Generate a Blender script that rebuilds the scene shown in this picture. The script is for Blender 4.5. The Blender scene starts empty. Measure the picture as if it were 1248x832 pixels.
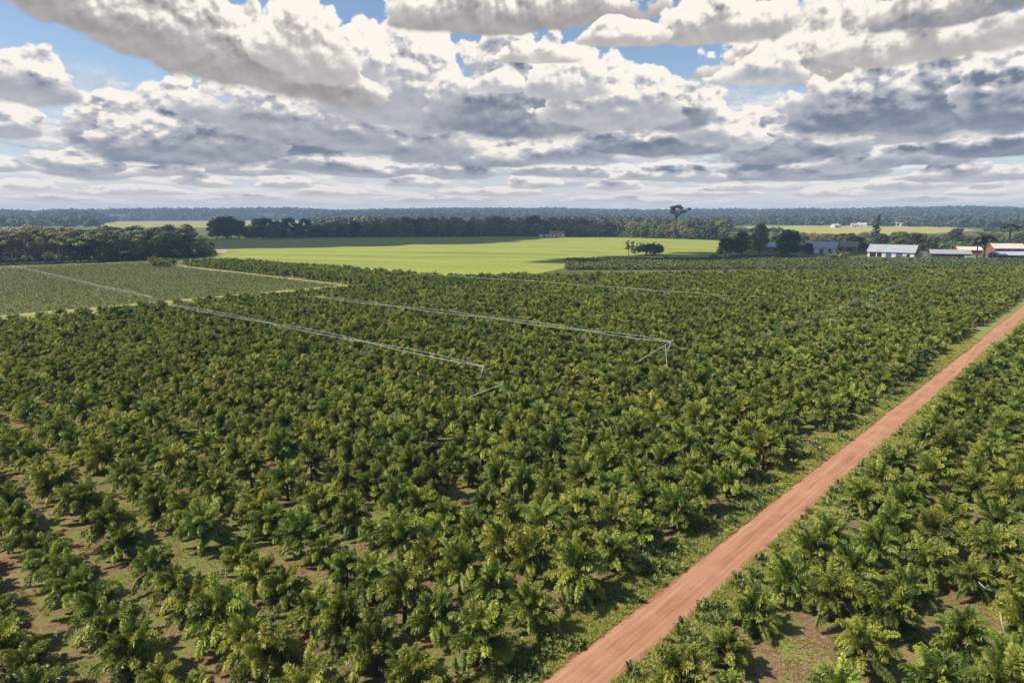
import bpy, bmesh, math, random
import numpy as np
from mathutils import Vector, Matrix, noise

# ------------------------------------------------------------------ camera
SC = bpy.context.scene
COL = SC.collection
CAM_H = 25.0
PITCH = math.atan((416 - 262) / 832)
cam_d = bpy.data.cameras.new('camera')
cam = bpy.data.objects.new('camera', cam_d); COL.objects.link(cam)
cam_d.sensor_width = 36.0; cam_d.lens = 24.0
cam_d.clip_start = 0.5; cam_d.clip_end = 20000
cam.location = (0, 0, CAM_H)
cam.rotation_euler = (math.pi / 2 - PITCH, 0, 0)
SC.camera = cam

# ------------------------------------------------------------------ exposure
vs = SC.view_settings
vs.view_transform = 'Standard'; vs.look = 'None'; vs.exposure = 0.56; vs.gamma = 1.0
vs.use_curve_mapping = False
SC.cycles.volume_bounces = 0
SC.cycles.max_bounces = 5
SC.cycles.diffuse_bounces = 3
SC.cycles.transparent_max_bounces = 8

# ------------------------------------------------------------------ sun
SUN_AZ = math.radians(-97)      # compass bearing of the sun seen from the camera (0 = view direction, + = right)
SUN_EL = math.radians(48)
sun_dir = Vector((math.sin(SUN_AZ) * math.cos(SUN_EL), math.cos(SUN_AZ) * math.cos(SUN_EL), math.sin(SUN_EL)))
sd = bpy.data.lights.new('sun', 'SUN'); sd.energy = 5.0; sd.angle = math.radians(0.53); sd.color = (1.0, 0.92, 0.76)
sun = bpy.data.objects.new('sun', sd); COL.objects.link(sun)
sun.location = (0, 0, 300)
sun.rotation_euler = (-sun_dir).to_track_quat('-Z', 'Y').to_euler()

# ------------------------------------------------------------------ world: blue sky with broken cumulus
class X:
    """a float socket of a node tree with operators"""
    nt = None
    def __init__(s, sock): s.s = sock
    @staticmethod
    def m(op, *a, clamp=False):
        n = X.nt.nodes.new('ShaderNodeMath'); n.operation = op; n.use_clamp = clamp
        for i, v in enumerate(a):
            if isinstance(v, X): X.nt.links.new(v.s, n.inputs[i])
            else: n.inputs[i].default_value = float(v)
        return X(n.outputs[0])
    def __add__(a, b): return X.m('ADD', a, b)
    def __radd__(a, b): return X.m('ADD', b, a)
    def __sub__(a, b): return X.m('SUBTRACT', a, b)
    def __rsub__(a, b): return X.m('SUBTRACT', b, a)
    def __mul__(a, b): return X.m('MULTIPLY', a, b)
    def __rmul__(a, b): return X.m('MULTIPLY', b, a)
    def __truediv__(a, b): return X.m('DIVIDE', a, b)
    def __rtruediv__(a, b): return X.m('DIVIDE', b, a)
    def __neg__(a): return X.m('MULTIPLY', a, -1)
def xmax(a, b): return X.m('MAXIMUM', a, b)
def xmin(a, b): return X.m('MINIMUM', a, b)
def xpow(a, b): return X.m('POWER', a, b)
def clamp01(a): return X.m('ADD', a, 0.0, clamp=True)
def sstep(a, lo, hi):
    n = X.nt.nodes.new('ShaderNodeMapRange'); n.interpolation_type = 'SMOOTHSTEP'
    X.nt.links.new(a.s, n.inputs[0]); n.inputs[1].default_value = lo; n.inputs[2].default_value = hi
    n.inputs[3].default_value = 0; n.inputs[4].default_value = 1
    return X(n.outputs[0])
def xvec(a, b, c=0.0):
    n = X.nt.nodes.new('ShaderNodeCombineXYZ')
    for i, v in enumerate((a, b, c)):
        if isinstance(v, X): X.nt.links.new(v.s, n.inputs[i])
        else: n.inputs[i].default_value = v
    return n.outputs[0]
def xnoise(vec, scale, detail=6, rough=0.55, kind='noise', dim='3D', color=False):
    if kind == 'noise':
        n = X.nt.nodes.new('ShaderNodeTexNoise')
        n.noise_dimensions = dim
    else:
        n = X.nt.nodes.new('ShaderNodeTexVoronoi'); n.feature = 'F1'; n.voronoi_dimensions = dim; n.normalize = True
    X.nt.links.new(vec, n.inputs['Vector'])
    n.inputs['Scale'].default_value = scale; n.inputs['Detail'].default_value = detail
    n.inputs['Roughness'].default_value = rough
    if color:
        s = X.nt.nodes.new('ShaderNodeSeparateXYZ'); X.nt.links.new(n.outputs['Color'], s.inputs[0])
        return [X(s.outputs[i]) for i in range(3)]
    return X(n.outputs[0])
def xmixc(f, a, b):
    n = X.nt.nodes.new('ShaderNodeMix'); n.data_type = 'RGBA'
    for i, v in ((0, f), (6, a), (7, b)):
        if isinstance(v, X): X.nt.links.new(v.s, n.inputs[i])
        elif isinstance(v, (tuple, list)): n.inputs[i].default_value = tuple(v) + (1,)
        elif isinstance(v, (int, float)): n.inputs[i].default_value = v
        else: X.nt.links.new(v, n.inputs[i])
    return n.outputs[2]

def sky_dir(px, py):
    """compass bearing and height (degrees) of a direction"""
    x = (px - 624) / 832; y = (416 - py) / 832
    d = (x, math.cos(PITCH) + y * math.sin(PITCH), -math.sin(PITCH) + y * math.cos(PITCH))
    return math.degrees(math.atan2(d[0], d[1])), math.degrees(math.atan2(d[2], math.hypot(d[0], d[1])))

SKY_S = 0.10      # strength of the sky; cloud colours below are divided by it
DARK = (0.112, 0.134, 0.178); MID = (0.320, 0.326, 0.350); LIT = (0.70, 0.65, 0.585)
WARM = (0.35, 0.325, 0.31); WDARK = (0.190, 0.178, 0.175)
def group_tree(name, ins, outs):
    g = bpy.data.node_groups.new(name, 'ShaderNodeTree')
    for nm, t in ins: g.interface.new_socket(nm, in_out='INPUT', socket_type=t)
    for nm, t in outs: g.interface.new_socket(nm, in_out='OUTPUT', socket_type=t)
    gi = g.nodes.new('NodeGroupInput'); go = g.nodes.new('NodeGroupOutput')
    X.nt = g
    return g, {nm: (X(gi.outputs[i]) if t == 'NodeSocketFloat' else gi.outputs[i]) for i, (nm, t) in enumerate(ins)}, go
def tone(L, mid, dark):
    a = xmixc(sstep(L, 0.0, 0.5), dark, mid)
    return xmixc(sstep(L, 0.42, 1.0), a, LIT)
def xscale(c, k):
    m = X.nt.nodes.new('ShaderNodeVectorMath'); m.operation = 'SCALE'
    X.nt.links.new(c, m.inputs[0]); m.inputs['Scale'].default_value = k
    return m.outputs[0]
F = 'NodeSocketFloat'
def cloud_group():
    g, i, go = group_tree('single_cloud', [('col', 'NodeSocketColor'), ('az', F), ('el', F), ('n', F), ('relief', F),
        ('a', F), ('e', F), ('irx', F), ('iry', F), ('dark', F), ('slope', F), ('mid', 'NodeSocketColor'), ('dk', 'NodeSocketColor'), ('soft', F), ('seq', F)], [('col', 'NodeSocketColor'), ('seq', F)])
    seq = i['seq'] * 1e-6          # makes the clouds evaluate one after another
    da = i['az'] - i['a'] + seq
    ey = i['el'] - i['e'] + seq + da * i['slope']
    qx = da * i['irx']
    up = ey * i['iry']; dn = up * -4.2
    qy = xmax(up, dn)
    f = 1.0 - X.m('SQRT', qx * qx + qy * qy)
    D = f + i['n'] * 0.70
    topside = sstep(up, -0.15, 0.25)
    al = clamp01(D * (2.2 + i['soft'] * topside)); al = al * al * (3.0 - 2.0 * al)
    rim = sstep(D, 0.34, 0.0) * topside
    top = sstep(up + i['n'] * 0.42, 0.05, 0.72)
    dark = i['dark']
    L = 0.54 - dark * 0.42 + top * (0.58 - dark * 0.10) + rim * (0.28 + dark * 0.12) + i['relief'] * (0.18 + top * 0.95) + (1.0 - topside) * 0.06 - i['n'] * 0.12
    a = xmixc(sstep(L, 0.0, 0.5), i['dk'], i['mid'])
    c = xmixc(sstep(L, 0.42, 1.0), a, LIT)
    c = xmixc(al, i['col'], xscale(c, 1.0 / SKY_S))
    g.links.new(c, go.inputs[0]); g.links.new(al.s, go.inputs[1])
    return g
def gap_group():
    g, i, go = group_tree('sky_gap', [('prev', F), ('az', F), ('el', F), ('a', F), ('e', F), ('irx', F), ('iry', F)], [('g', F)])
    qx = (i['az'] - i['a']) * i['irx']; qy = (i['el'] - i['e']) * i['iry']
    g.links.new(xmax(i['prev'], X.m('EXPONENT', -(qx * qx + qy * qy))).s, go.inputs[0])
    return g
def put_group(nt, g, **kw):
    n = nt.nodes.new('ShaderNodeGroup'); n.node_tree = g
    for k, v in kw.items():
        s = n.inputs[k]
        if isinstance(v, X): nt.links.new(v.s, s)
        elif isinstance(v, tuple): s.default_value = v + (1,)
        elif isinstance(v, (int, float)): s.default_value = v
        else: nt.links.new(v, s)
    return n.outputs[0] if len(n.outputs) == 1 else (n.outputs[0], X(n.outputs[1]))

CLOUDS = [ # px, py of the flat base, half width, height, darkness, slope of the base
    # small clouds near the horizon, far ones first
    (300, 244, 55, 8, 0.26, 0), (760, 246, 68, 7, 0.26, 0), (1120, 246, 55, 7, 0.30, 0), (60, 244, 55, 8, 0.26, 0), (530, 245, 49, 7, 0.22, 0),
    (160, 236, 62, 11, 0.34, 0), (410, 238, 49, 10, 0.30, 0), (600, 237, 55, 11, 0.34, 0), (860, 237, 55, 10, 0.30, 0), (1010, 238, 55, 11, 0.38, 0), (1200, 238, 37, 10, 0.38, 0),
    (40, 230, 34, 12, 0.30, 0), (240, 226, 34, 14, 0.38, 0), (350, 228, 31, 12, 0.34, 0), (505, 226, 32, 14, 0.38, 0), (650, 228, 34, 15, 0.34, 0), (745, 231, 29, 12, 0.30, 0),
    (900, 230, 29, 12, 0.34, 0), (1100, 230, 43, 13, 0.41, 0), (1215, 228, 24, 13, 0.38, 0),
    (970, 216, 112, 26, 0.85, 0.0), (1185, 218, 90, 22, 0.7, 0.0), (700, 214, 70, 18, .5, 0), (820, 218, 70, 20, .45, 0), (560, 214, 60, 20, .55, 0), (450, 212, 70, 20, .55, 0),
    (300, 212, 70, 18, .5, 0), (390, 206, 56, 22, .7, 0), (108, 212, 60, 30, 0.70, 0.0), (14, 208, 40, 18, .3, 0), (200, 214, 50, 14, .4, 0),
    (530, 196, 60, 28, .35, 0), (620, 198, 56, 32, .55, 0), (690, 196, 60, 34, 0.55, 0), (1040, 206, 50, 22, .5, 0), (1120, 198, 70, 26, .6, 0),
    (1205, 184, 76, 40, 0.9, 0.0), (1075, 174, 60, 34, .35, 0), (960, 190, 84, 58, 0.72, 0.0), (905, 176, 30, 40, .1, 0),
    (14, 164, 38, 42, 0.25, 0.0), (355, 184, 74, 46, 0.95, 0.0), (135, 172, 60, 52, .7, 0), (238, 188, 112, 82, 0.72, 0.0), (800, 182, 92, 44, 0.95, 0.0), (858, 168, 34, 54, 0.25, 0.0), (820, 150, 44, 56, .75, 0),
    (28, 114, 62, 58, 0.42, 0.10), (250, 88, 24, 13, 0.1, 0),
    (420, 172, 170, 74, 0.55, 0.12), (520, 150, 70, 60, .35, 0), (480, 130, 100, 110, 0.30, 0.0), (430, 100, 50, 60, .15, 0),
    (640, 150, 110, 112, 0.92, 0.0), (600, 110, 36, 24, .05, 0), (745, 146, 84, 74, 0.30, 0.0), (690, 112, 50, 50, .1, 0), (650, 76, 50, 24, .1, 0),
    (1000, 92, 150, 74, 0.40, 0.05), (930, 100, 60, 40, .2, 0), (1130, 146, 190, 104, 1.0, 0.0), (1240, 140, 90, 90, .95, 0), (1040, 66, 40, 22, 0, 0), (1130, 64, 160, 50, 0.3, 0.0),
    (1160, 22, 120, 44, 0.75, 0.0), (640, 30, 170, 50, 0.75, -0.03), (880, 44, 90, 50, 0.3, 0.0), (760, 52, 60, 30, .2, 0),
    (245, 74, 205, 90, 0.72, 0.22), (372, 84, 58, 84, 0.25, 0.1),
]
GAPS = [(60, 150, 80, 24), (110, 70, 70, 26), (1000, 112, 26, 16), (20, 42, 90, 40), (125, 95, 135, 32), (410, 25, 34, 38), (510, 32, 42, 24), (775, 85, 60, 38), (850, 3, 30, 12),
        (905, 112, 40, 30), (30, 120, 70, 18), (150, 60, 60, 14), (330, 84, 60, 7)]

def make_world():
    gc = cloud_group(); gg = gap_group()
    w = bpy.data.worlds.new('World'); SC.world = w; w.use_nodes = True
    nt = w.node_tree; nt.nodes.clear(); X.nt = nt
    out = nt.nodes.new('ShaderNodeOutputWorld')
    sky = nt.nodes.new('ShaderNodeTexSky'); sky.sky_type = 'NISHITA'; sky.sun_disc = False
    sky.sun_elevation = SUN_EL; sky.sun_rotation = SUN_AZ
    sky.air_density = 1.0; sky.dust_density = 0.6; sky.ozone_density = 2.0; sky.altitude = 200
    tc = nt.nodes.new('ShaderNodeTexCoord')
    sp = nt.nodes.new('ShaderNodeSeparateXYZ'); nt.links.new(tc.outputs['Generated'], sp.inputs[0])
    dx, dy, dz = (X(sp.outputs[i]) for i in range(3))
    az = X.m('ARCTAN2', dx, dy) * (180 / math.pi)
    el = X.m('ARCSINE', dz) * (180 / math.pi)
    elp = xmax(el, 0.02)
    def field(ax, ex, small=5.0):
        v = xvec(ax * 0.17, X.m('LOGARITHM', ex + 4.5, math.e) * 3.4, 0.0)
        big = xnoise(v, 1.25, small, 0.52)
        bil = xnoise(v, 2.4, 3.0, 0.50, kind='vor', dim='2D')
        return (big - 0.5) * 1.35 + (0.42 - bil) * 1.0, v, big
    n, v, big = field(az, elp, 7.0)
    n2, _, _ = field(az + 0.22, elp + 0.45)
    relief = (n - n2) * 2.6
    wx, wy, wz = xnoise(v, 0.9, 5, 0.55, color=True)
    azw = az + (wx - 0.5) * 4.5
    elw = elp + (wy - 0.5) * 1.4 * sstep(elp, -3.0, 6.0)
    col = xmixc(sstep(elp, 13.0, 0.0) * 0.85, xscale(sky.outputs[0], 0.9), (4.2, 4.75, 5.3))
    C = lambda c: xscale(c, 1.0 / SKY_S)
    # far decks close to the horizon, in plan perspective
    rad = math.pi / 180
    sa = X.m('SINE', az * rad); ca = X.m('COSINE', az * rad)
    def deck(off, det):
        k = 1.0 / X.m('TANGENT', (elp + off) * rad)
        return xnoise(xvec(sa * k, ca * k * 0.55, (wy - 0.5) * 1.5), 1.15, det, 0.60)
    f1 = deck(3.8, 6); f2 = deck(4.15, 6)
    d1 = f1 - 0.50 + sstep(elp, 13.0, 7.0) * 0.05 + (big - 0.5) * 0.25
    a1 = sstep(d1, -0.02, 0.10)
    L1 = 0.62 + (f1 - f2) * 5.0 - sstep(d1, 0.05, 0.24) * 0.50 + sstep(elp, 5.0, 1.0) * 0.14
    col = xmixc(a1 * sstep(elp, 0.0, 1.2) * sstep(elp, 11.0, 7.5) * 0.85, col, C(tone(clamp01(L1), (0.45, 0.455, 0.475), (0.285, 0.315, 0.37))))
    g = 0.0
    for (px, py, rx, ry) in GAPS:
        a, e = sky_dir(px, py)
        g = X(put_group(nt, gg, prev=g, az=azw, el=elw, a=a, e=e, irx=1 / (rx * 0.062), iry=1 / (ry * 0.062)))
    d2 = -0.02 + n * 1.05 - g * 1.5 - sstep(azw, -12, -30) * 0.42
    a2 = sstep(d2, 0.0, 0.18) * sstep(elp, 3.5, 6.5)
    L2 = 0.74 + relief * 0.7 - sstep(d2, 0.12, 0.75) * 0.42
    col = xmixc(a2, col, C(tone(clamp01(L2), (0.46, 0.455, 0.47), (0.24, 0.265, 0.32))))
    seq = a2
    for c in CLOUDS:
        px, py, hw, hh, dark, slope = c[:6]
        a, e = sky_dir(px, py); a1_, _ = sky_dir(px + hw, py); _, e1 = sky_dir(px, py - hh)
        warm = py < 100
        dk = WDARK if (warm and px < 760) else DARK
        col, seq = put_group(nt, gc, col=col, seq=seq, az=azw, el=elw, n=n, relief=relief, a=a, e=e, irx=1 / ((a1_ - a) * 1.06), iry=1 / ((e1 - e) * 1.02),
                        dark=dark, slope=slope, mid=WARM if warm else MID, dk=dk, soft=10.0)
    col = xmixc(sstep(elp, 4.0, 0.0) * 0.55, col, (7.4, 6.3, 5.1))
    b1 = nt.nodes.new('ShaderNodeBackground'); b1.inputs[1].default_value = SKY_S; nt.links.new(col, b1.inputs[0])
    # the rest of the sky: the same broken deck, more simply
    X.nt = nt
    nv = xnoise(tc.outputs['Generated'], 3.0, 3, 0.5)
    col2 = xmixc(sstep(nv, 0.50, 0.68) * 0.5, sky.outputs[0], (3.4, 3.35, 3.4))
    b2 = nt.nodes.new('ShaderNodeBackground'); b2.inputs[1].default_value = SKY_S; nt.links.new(col2, b2.inputs[0])
    away = xmax(sstep(el, 22.0, 30.0), sstep(X.m('ABSOLUTE', az), 58.0, 70.0))
    mx = nt.nodes.new('ShaderNodeMixShader')
    nt.links.new(clamp01(xmax(away, sstep(el, -0.5, -1.5))).s, mx.inputs[0])
    nt.links.new(b1.outputs[0], mx.inputs[1]); nt.links.new(b2.outputs[0], mx.inputs[2])
    nt.links.new(mx.outputs[0], out.inputs[0])
    w.cycles.sampling_method = 'MANUAL'; w.cycles.sample_map_resolution = 256
make_world()

# ------------------------------------------------------------------ helpers
R = random.Random(11)
def at(px, py, z=0.0):
    """the point at height z seen in that direction of the photograph"""
    x = (px - 624) / 832; y = (416 - py) / 832
    d = (x, math.cos(PITCH) + y * math.sin(PITCH), -math.sin(PITCH) + y * math.cos(PITCH))
    t = (CAM_H - z) / -d[2]
    return Vector((d[0] * t, d[1] * t, z))
def proj(p):
    x, y, z = p[0], p[1], p[2] - CAM_H
    dep = y * math.cos(PITCH) - z * math.sin(PITCH)
    if dep < 0.1: return (-9999, -9999, dep)
    return 624 + 832 * x / dep, 416 - 832 * (y * math.sin(PITCH) + z * math.cos(PITCH)) / dep, dep
RA = math.radians(42.1)            # heading of the dirt road
SA, CA = math.sin(RA), math.cos(RA)
def sw(s, w, z=0.0):               # s along the road, w across it (right positive)
    return Vector((s * SA + w * CA, s * CA - w * SA, z))
def to_sw(x, y): return x * SA + y * CA, x * CA - y * SA
def inside(x, y, poly):
    c = False; j = len(poly) - 1
    for i in range(len(poly)):
        xi, yi = poly[i][0], poly[i][1]; xj, yj = poly[j][0], poly[j][1]
        if (yi > y) != (yj > y) and x < (xj - xi) * (y - yi) / (yj - yi) + xi: c = not c
        j = i
    return c

def tag(o, label=None, cat=None, group=None, kind=None):
    if label: o['label'] = label
    if cat: o['category'] = cat
    if group: o['group'] = group
    if kind: o['kind'] = kind
    return o
def link(o, parent=None):
    COL.objects.link(o)
    if parent is not None: o.parent = parent
    return o
def empty(name, loc, rz=0.0):
    o = bpy.data.objects.new(name, None); o.location = loc; o.rotation_euler = (0, 0, rz)
    o.empty_display_size = 0.5
    return link(o)
def mesh(name, verts, faces, mats, smooth=False, midx=None, attrs=None):
    me = bpy.data.meshes.new(name); me.from_pydata(verts, [], faces)
    for m in (mats if isinstance(mats, (list, tuple)) else [mats]): me.materials.append(m)
    if smooth: me.polygons.foreach_set('use_smooth', [True] * len(me.polygons))
    if midx is not None: me.polygons.foreach_set('material_index', midx)
    if attrs:
        for k, v in attrs.items():
            a = me.attributes.new(k, 'FLOAT', 'POINT'); a.data.foreach_set('value', v)
    me.update()
    return me
def obj(name, me, parent=None): return link(bpy.data.objects.new(name, me), parent)

class MB:
    """collects simple solids into one mesh"""
    def __init__(s): s.v = []; s.f = []; s.m = []
    def add(s, vs, fs, mi=0):
        b = len(s.v); s.v += [tuple(v) for v in vs]; s.f += [tuple(i + b for i in f) for f in fs]; s.m += [mi] * len(fs)
    def box(s, x0, x1, y0, y1, z0, z1, mi=0):
        s.add([(x0, y0, z0), (x1, y0, z0), (x1, y1, z0), (x0, y1, z0), (x0, y0, z1), (x1, y0, z1), (x1, y1, z1), (x0, y1, z1)],
              [(0, 3, 2, 1), (4, 5, 6, 7), (0, 1, 5, 4), (1, 2, 6, 5), (2, 3, 7, 6), (3, 0, 4, 7)], mi)
    def prism(s, pts, vec, mi=0):
        n = len(pts); v = Vector(vec)
        s.add([Vector(p) for p in pts] + [Vector(p) + v for p in pts],
              [tuple(range(n))[::-1], tuple(range(n, 2 * n))] + [(i, (i + 1) % n, n + (i + 1) % n, n + i) for i in range(n)], mi)
    def tube(s, pts, rads, n=6, mi=0, cap=True):
        pts = [Vector(p) for p in pts]
        if not isinstance(rads, (list, tuple)): rads = [rads] * len(pts)
        vs = []; fs = []
        for i, p in enumerate(pts):
            d = (pts[min(i + 1, len(pts) - 1)] - pts[max(i - 1, 0)]).normalized()
            a = d.orthogonal().normalized() if abs(d.z) > 0.9 else d.cross(Vector((0, 0, 1))).normalized()
            b = d.cross(a)
            for k in range(n):
                t = 2 * math.pi * k / n
                vs.append(p + (a * math.cos(t) + b * math.sin(t)) * rads[i])
        for i in range(len(pts) - 1):
            for k in range(n):
                fs.append((i * n + k, i * n + (k + 1) % n, (i + 1) * n + (k + 1) % n, (i + 1) * n + k))
        if cap: fs.append(tuple(range(n))[::-1]); fs.append(tuple(range((len(pts) - 1) * n, len(pts) * n)))
        s.add(vs, fs, mi)
    def build(s, name, mat, parent=None, smooth=False):
        return obj(name, mesh(name, s.v, s.f, mat, smooth, s.m), parent)

# ------------------------------------------------------------------ materials
def newmat(name):
    m = bpy.data.materials.new(name); m.use_nodes = True
    nt = m.node_tree; X.nt = nt
    b = nt.nodes['Principled BSDF']; o = nt.nodes['Material Output']
    return m, nt, b, o
def pos(nt): 
    g = nt.nodes.new('ShaderNodeNewGeometry'); return g.outputs['Position']
def objco(nt): return nt.nodes.new('ShaderNodeTexCoord').outputs['Object']
def bump(nt, b, h, strength=0.5, dist=0.1):
    n = nt.nodes.new('ShaderNodeBump'); n.inputs['Strength'].default_value = strength; n.inputs['Distance'].default_value = dist
    nt.links.new(h.s if isinstance(h, X) else h, n.inputs['Height']); nt.links.new(n.outputs[0], b.inputs['Normal'])
def rot_vec(nt, v, ang, sc=(1, 1, 1)):
    m = nt.nodes.new('ShaderNodeMapping'); m.inputs['Rotation'].default_value = (0, 0, ang); m.inputs['Scale'].default_value = sc
    nt.links.new(v, m.inputs['Vector']); return m.outputs[0]
def hsv(nt, c, h, s, v):
    n = nt.nodes.new('ShaderNodeHueSaturation')
    nt.links.new(c, n.inputs['Color'])
    for i, x in ((0, h), (1, s), (2, v)):
        if isinstance(x, X): nt.links.new(x.s, n.inputs[i])
        else: n.inputs[i].default_value = x
    return n.outputs[0]
def plain(name, col, rough=0.7, var=0.12, scale=1.2, metal=0.0, spec=0.3):
    m, nt, b, o = newmat(name)
    v = objco(nt); n = xnoise(v, scale, 5, 0.6)
    c = xmixc(sstep(n, 0.3, 0.7), tuple(x * (1 - var) for x in col), tuple(min(1, x * (1 + var)) for x in col))
    nt.links.new(c, b.inputs['Base Color']); b.inputs['Roughness'].default_value = rough; b.inputs['Metallic'].default_value = metal
    b.inputs['Specular IOR Level'].default_value = spec
    return m

def leafmat(name, a, bcol, trans=0.35, rough=0.5, tip=None, objvar=0.18, hue=0.02, spec=0.35):
    """leaf faces: colour varies by branch ('tint' on the vertices), by plant and with large drifts over the ground"""
    m, nt, b, o = newmat(name)
    at_ = nt.nodes.new('ShaderNodeAttribute'); at_.attribute_name = 'tint'; t = X(at_.outputs['Fac'])
    oi = nt.nodes.new('ShaderNodeObjectInfo'); rnd = X(oi.outputs['Random'])
    c = xmixc(t, a, bcol)
    drift = xnoise(pos(nt), 0.035, 3, 0.6)
    rr = xnoise(pos(nt), 1.7, 2, 0.6)
    val = 1.0 - objvar + rnd * (2 * objvar) + (drift - 0.5) * 0.7 + (rr - 0.5) * 0.35
    frac = X.m('FRACT', rnd * 7.31)
    c = hsv(nt, c, 0.5 - hue + frac * (2 * hue) - (drift - 0.5) * 0.04, 1.0, val)
    nt.links.new(c, b.inputs['Base Color']); b.inputs['Roughness'].default_value = rough
    b.inputs['Specular IOR Level'].default_value = spec
    tr = nt.nodes.new('ShaderNodeBsdfTranslucent')
    nt.links.new(hsv(nt, c, 0.485, 1.1, 1.5), tr.inputs[0])
    mx = nt.nodes.new('ShaderNodeMixShader'); mx.inputs[0].default_value = trans
    nt.links.new(b.outputs[0], mx.inputs[1]); nt.links.new(tr.outputs[0], mx.inputs[2]); nt.links.new(mx.outputs[0], o.inputs[0])
    return m

CROP_LEAF = leafmat('crop_leaf', (0.068, 0.108, 0.020), (0.330, 0.360, 0.058), trans=0.22, rough=0.45, objvar=.20, hue=.018)  # yellower tips; the wide range also puts sunlit contrast into the colour
BARK = plain('bark', (0.075, 0.052, 0.036), 0.9, 0.35, 3.0)
PALE_BARK = plain('pale_bark', (0.30, 0.26, 0.20), 0.9, 0.3, 1.0)
FOREST_LEAF = leafmat('forest_leaf', (0.070, 0.098, 0.028), (0.210, 0.225, 0.070), trans=0.15, rough=0.6, objvar=0.25, hue=0.03)
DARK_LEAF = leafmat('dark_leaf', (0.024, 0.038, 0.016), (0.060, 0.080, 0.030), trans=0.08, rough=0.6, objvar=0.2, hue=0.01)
OLIVE_LEAF = leafmat('olive_leaf', (0.130, 0.125, 0.058), (0.290, 0.250, 0.140), trans=0.15, rough=0.65, objvar=0.22, hue=0.02)
GRASS_LEAF = leafmat('grass_blade', (0.175, 0.200, 0.036), (0.370, 0.345, 0.085), trans=0.25, rough=0.6, objvar=0.2, hue=0.02)
LOWCROP_LEAF = leafmat('low_crop_leaf', (0.082, 0.115, 0.022), (0.190, 0.210, 0.048), trans=0.15, rough=0.6, objvar=0.2, hue=0.015)

def soil_mat():
    m, nt, b, o = newmat('orchard_ground')
    p = pos(nt)
    n1 = xnoise(p, 0.45, 6, 0.62); n2 = xnoise(p, 3.0, 6, 0.7); n3 = xnoise(p, 0.05, 3, 0.5); n4 = xnoise(p, 14.0, 4, 0.7)
    soil = xmixc(sstep(n2, 0.3, 0.7), (0.118, 0.070, 0.038), (0.245, 0.155, 0.085))
    straw = xmixc(sstep(n4, 0.3, 0.7), (0.20, 0.15, 0.07), (0.36, 0.29, 0.15))
    grass = xmixc(sstep(n4, 0.3, 0.72), (0.085, 0.120, 0.026), (0.21, 0.225, 0.055))
    c = xmixc(sstep(n1 + (n2 - 0.5) * 0.3, 0.44, 0.60), soil, straw)
    c = xmixc(sstep(n1 + (n2 - 0.5) * 0.5 + (n3 - 0.5) * 0.5, 0.46, 0.56), c, grass)
    nt.links.new(c, b.inputs['Base Color']); b.inputs['Roughness'].default_value = 0.95; b.inputs['Specular IOR Level'].default_value = 0.1
    bump(nt, b, n2 + n4 * 0.5, 0.7, 0.12)
    return m
def verge_mat():
    m, nt, b, o = newmat('verge_grass')
    p = pos(nt)
    n1 = xnoise(p, 0.7, 6, 0.65); n2 = xnoise(p, 6.0, 6, 0.7)
    g = xmixc(sstep(n2, 0.3, 0.7), (0.125, 0.145, 0.034), (0.300, 0.290, 0.085))
    c = xmixc(sstep(n1 + (n2 - 0.5) * 0.4, 0.60, 0.70), g, (0.26, 0.165, 0.10))
    nt.links.new(c, b.inputs['Base Color']); b.inputs['Roughness'].default_value = 0.95; b.inputs['Specular IOR Level'].default_value = 0.1
    bump(nt, b, n2, 0.8, 0.15)
    return m
def road_mat():
    m, nt, b, o = newmat('red_dirt_road')
    p = pos(nt)
    # road-aligned coordinates: v across, u along
    v = rot_vec(nt, p, RA)     # rotates the heading onto +Y
    s = nt.nodes.new('ShaderNodeSeparateXYZ'); nt.links.new(v, s.inputs[0])
    w = X(s.outputs[0]); u = X(s.outputs[1])
    wob = xnoise(xvec(w * 0.3, u * 0.05, 0.0), 1.0, 3, 0.5)
    ww = w + 19.5 + (wob - 0.5) * 0.35            # 0 on the centre line
    st = xnoise(xvec(w * 3.0, u * 0.09, 0.0), 1.0, 7, 0.68)
    st2 = xnoise(xvec(w * 9.0, u * 0.35, 0.0), 1.0, 6, 0.7)
    gr = xnoise(p, 9.0, 6, 0.75)
    patch = xnoise(p, 0.35, 4, 0.6)
    a = xmixc(sstep(st * 0.6 + st2 * 0.25 + gr * 0.15, 0.36, 0.64), (0.235, 0.100, 0.056), (0.430, 0.225, 0.135))
    c = xmixc(sstep(patch, 0.35, 0.7) * 0.35, a, (0.52, 0.30, 0.20))
    aw = X.m('ABSOLUTE', ww)
    rut = sstep(X.m('ABSOLUTE', aw - 0.80) + (wob - 0.5) * 0.25, 0.16, 0.04)
    a = xmixc(rut * sstep(patch, 0.3, 0.55) * 0.75, a, (0.205, 0.090, 0.054))
    c = xmixc(sstep(patch, 0.35, 0.7) * 0.35, a, (0.50, 0.29, 0.19))
    tr = X.m('ABSOLUTE', aw - 0.78)
    trk = sstep(tr + (st - 0.5) * 0.5, 0.38, 0.05)
    c = xmixc(trk * 0.35, c, (0.45, 0.250, 0.160))
    gv = xnoise(xvec(w * 2.0, u * 0.5, 0.0), 1.6, 6, 0.75)
    edge = sstep(aw + (gv - 0.5) * 0.9, 1.30, 1.62)
    c = xmixc(edge * 0.92, c, (0.205, 0.085, 0.052))
    nt.links.new(c, b.inputs['Base Color']); b.inputs['Roughness'].default_value = 0.9; b.inputs['Specular IOR Level'].default_value = 0.15
    bump(nt, b, st * 0.8 + st2 * 0.6 + gr * 0.5, 0.9, 0.10)
    return m
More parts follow.
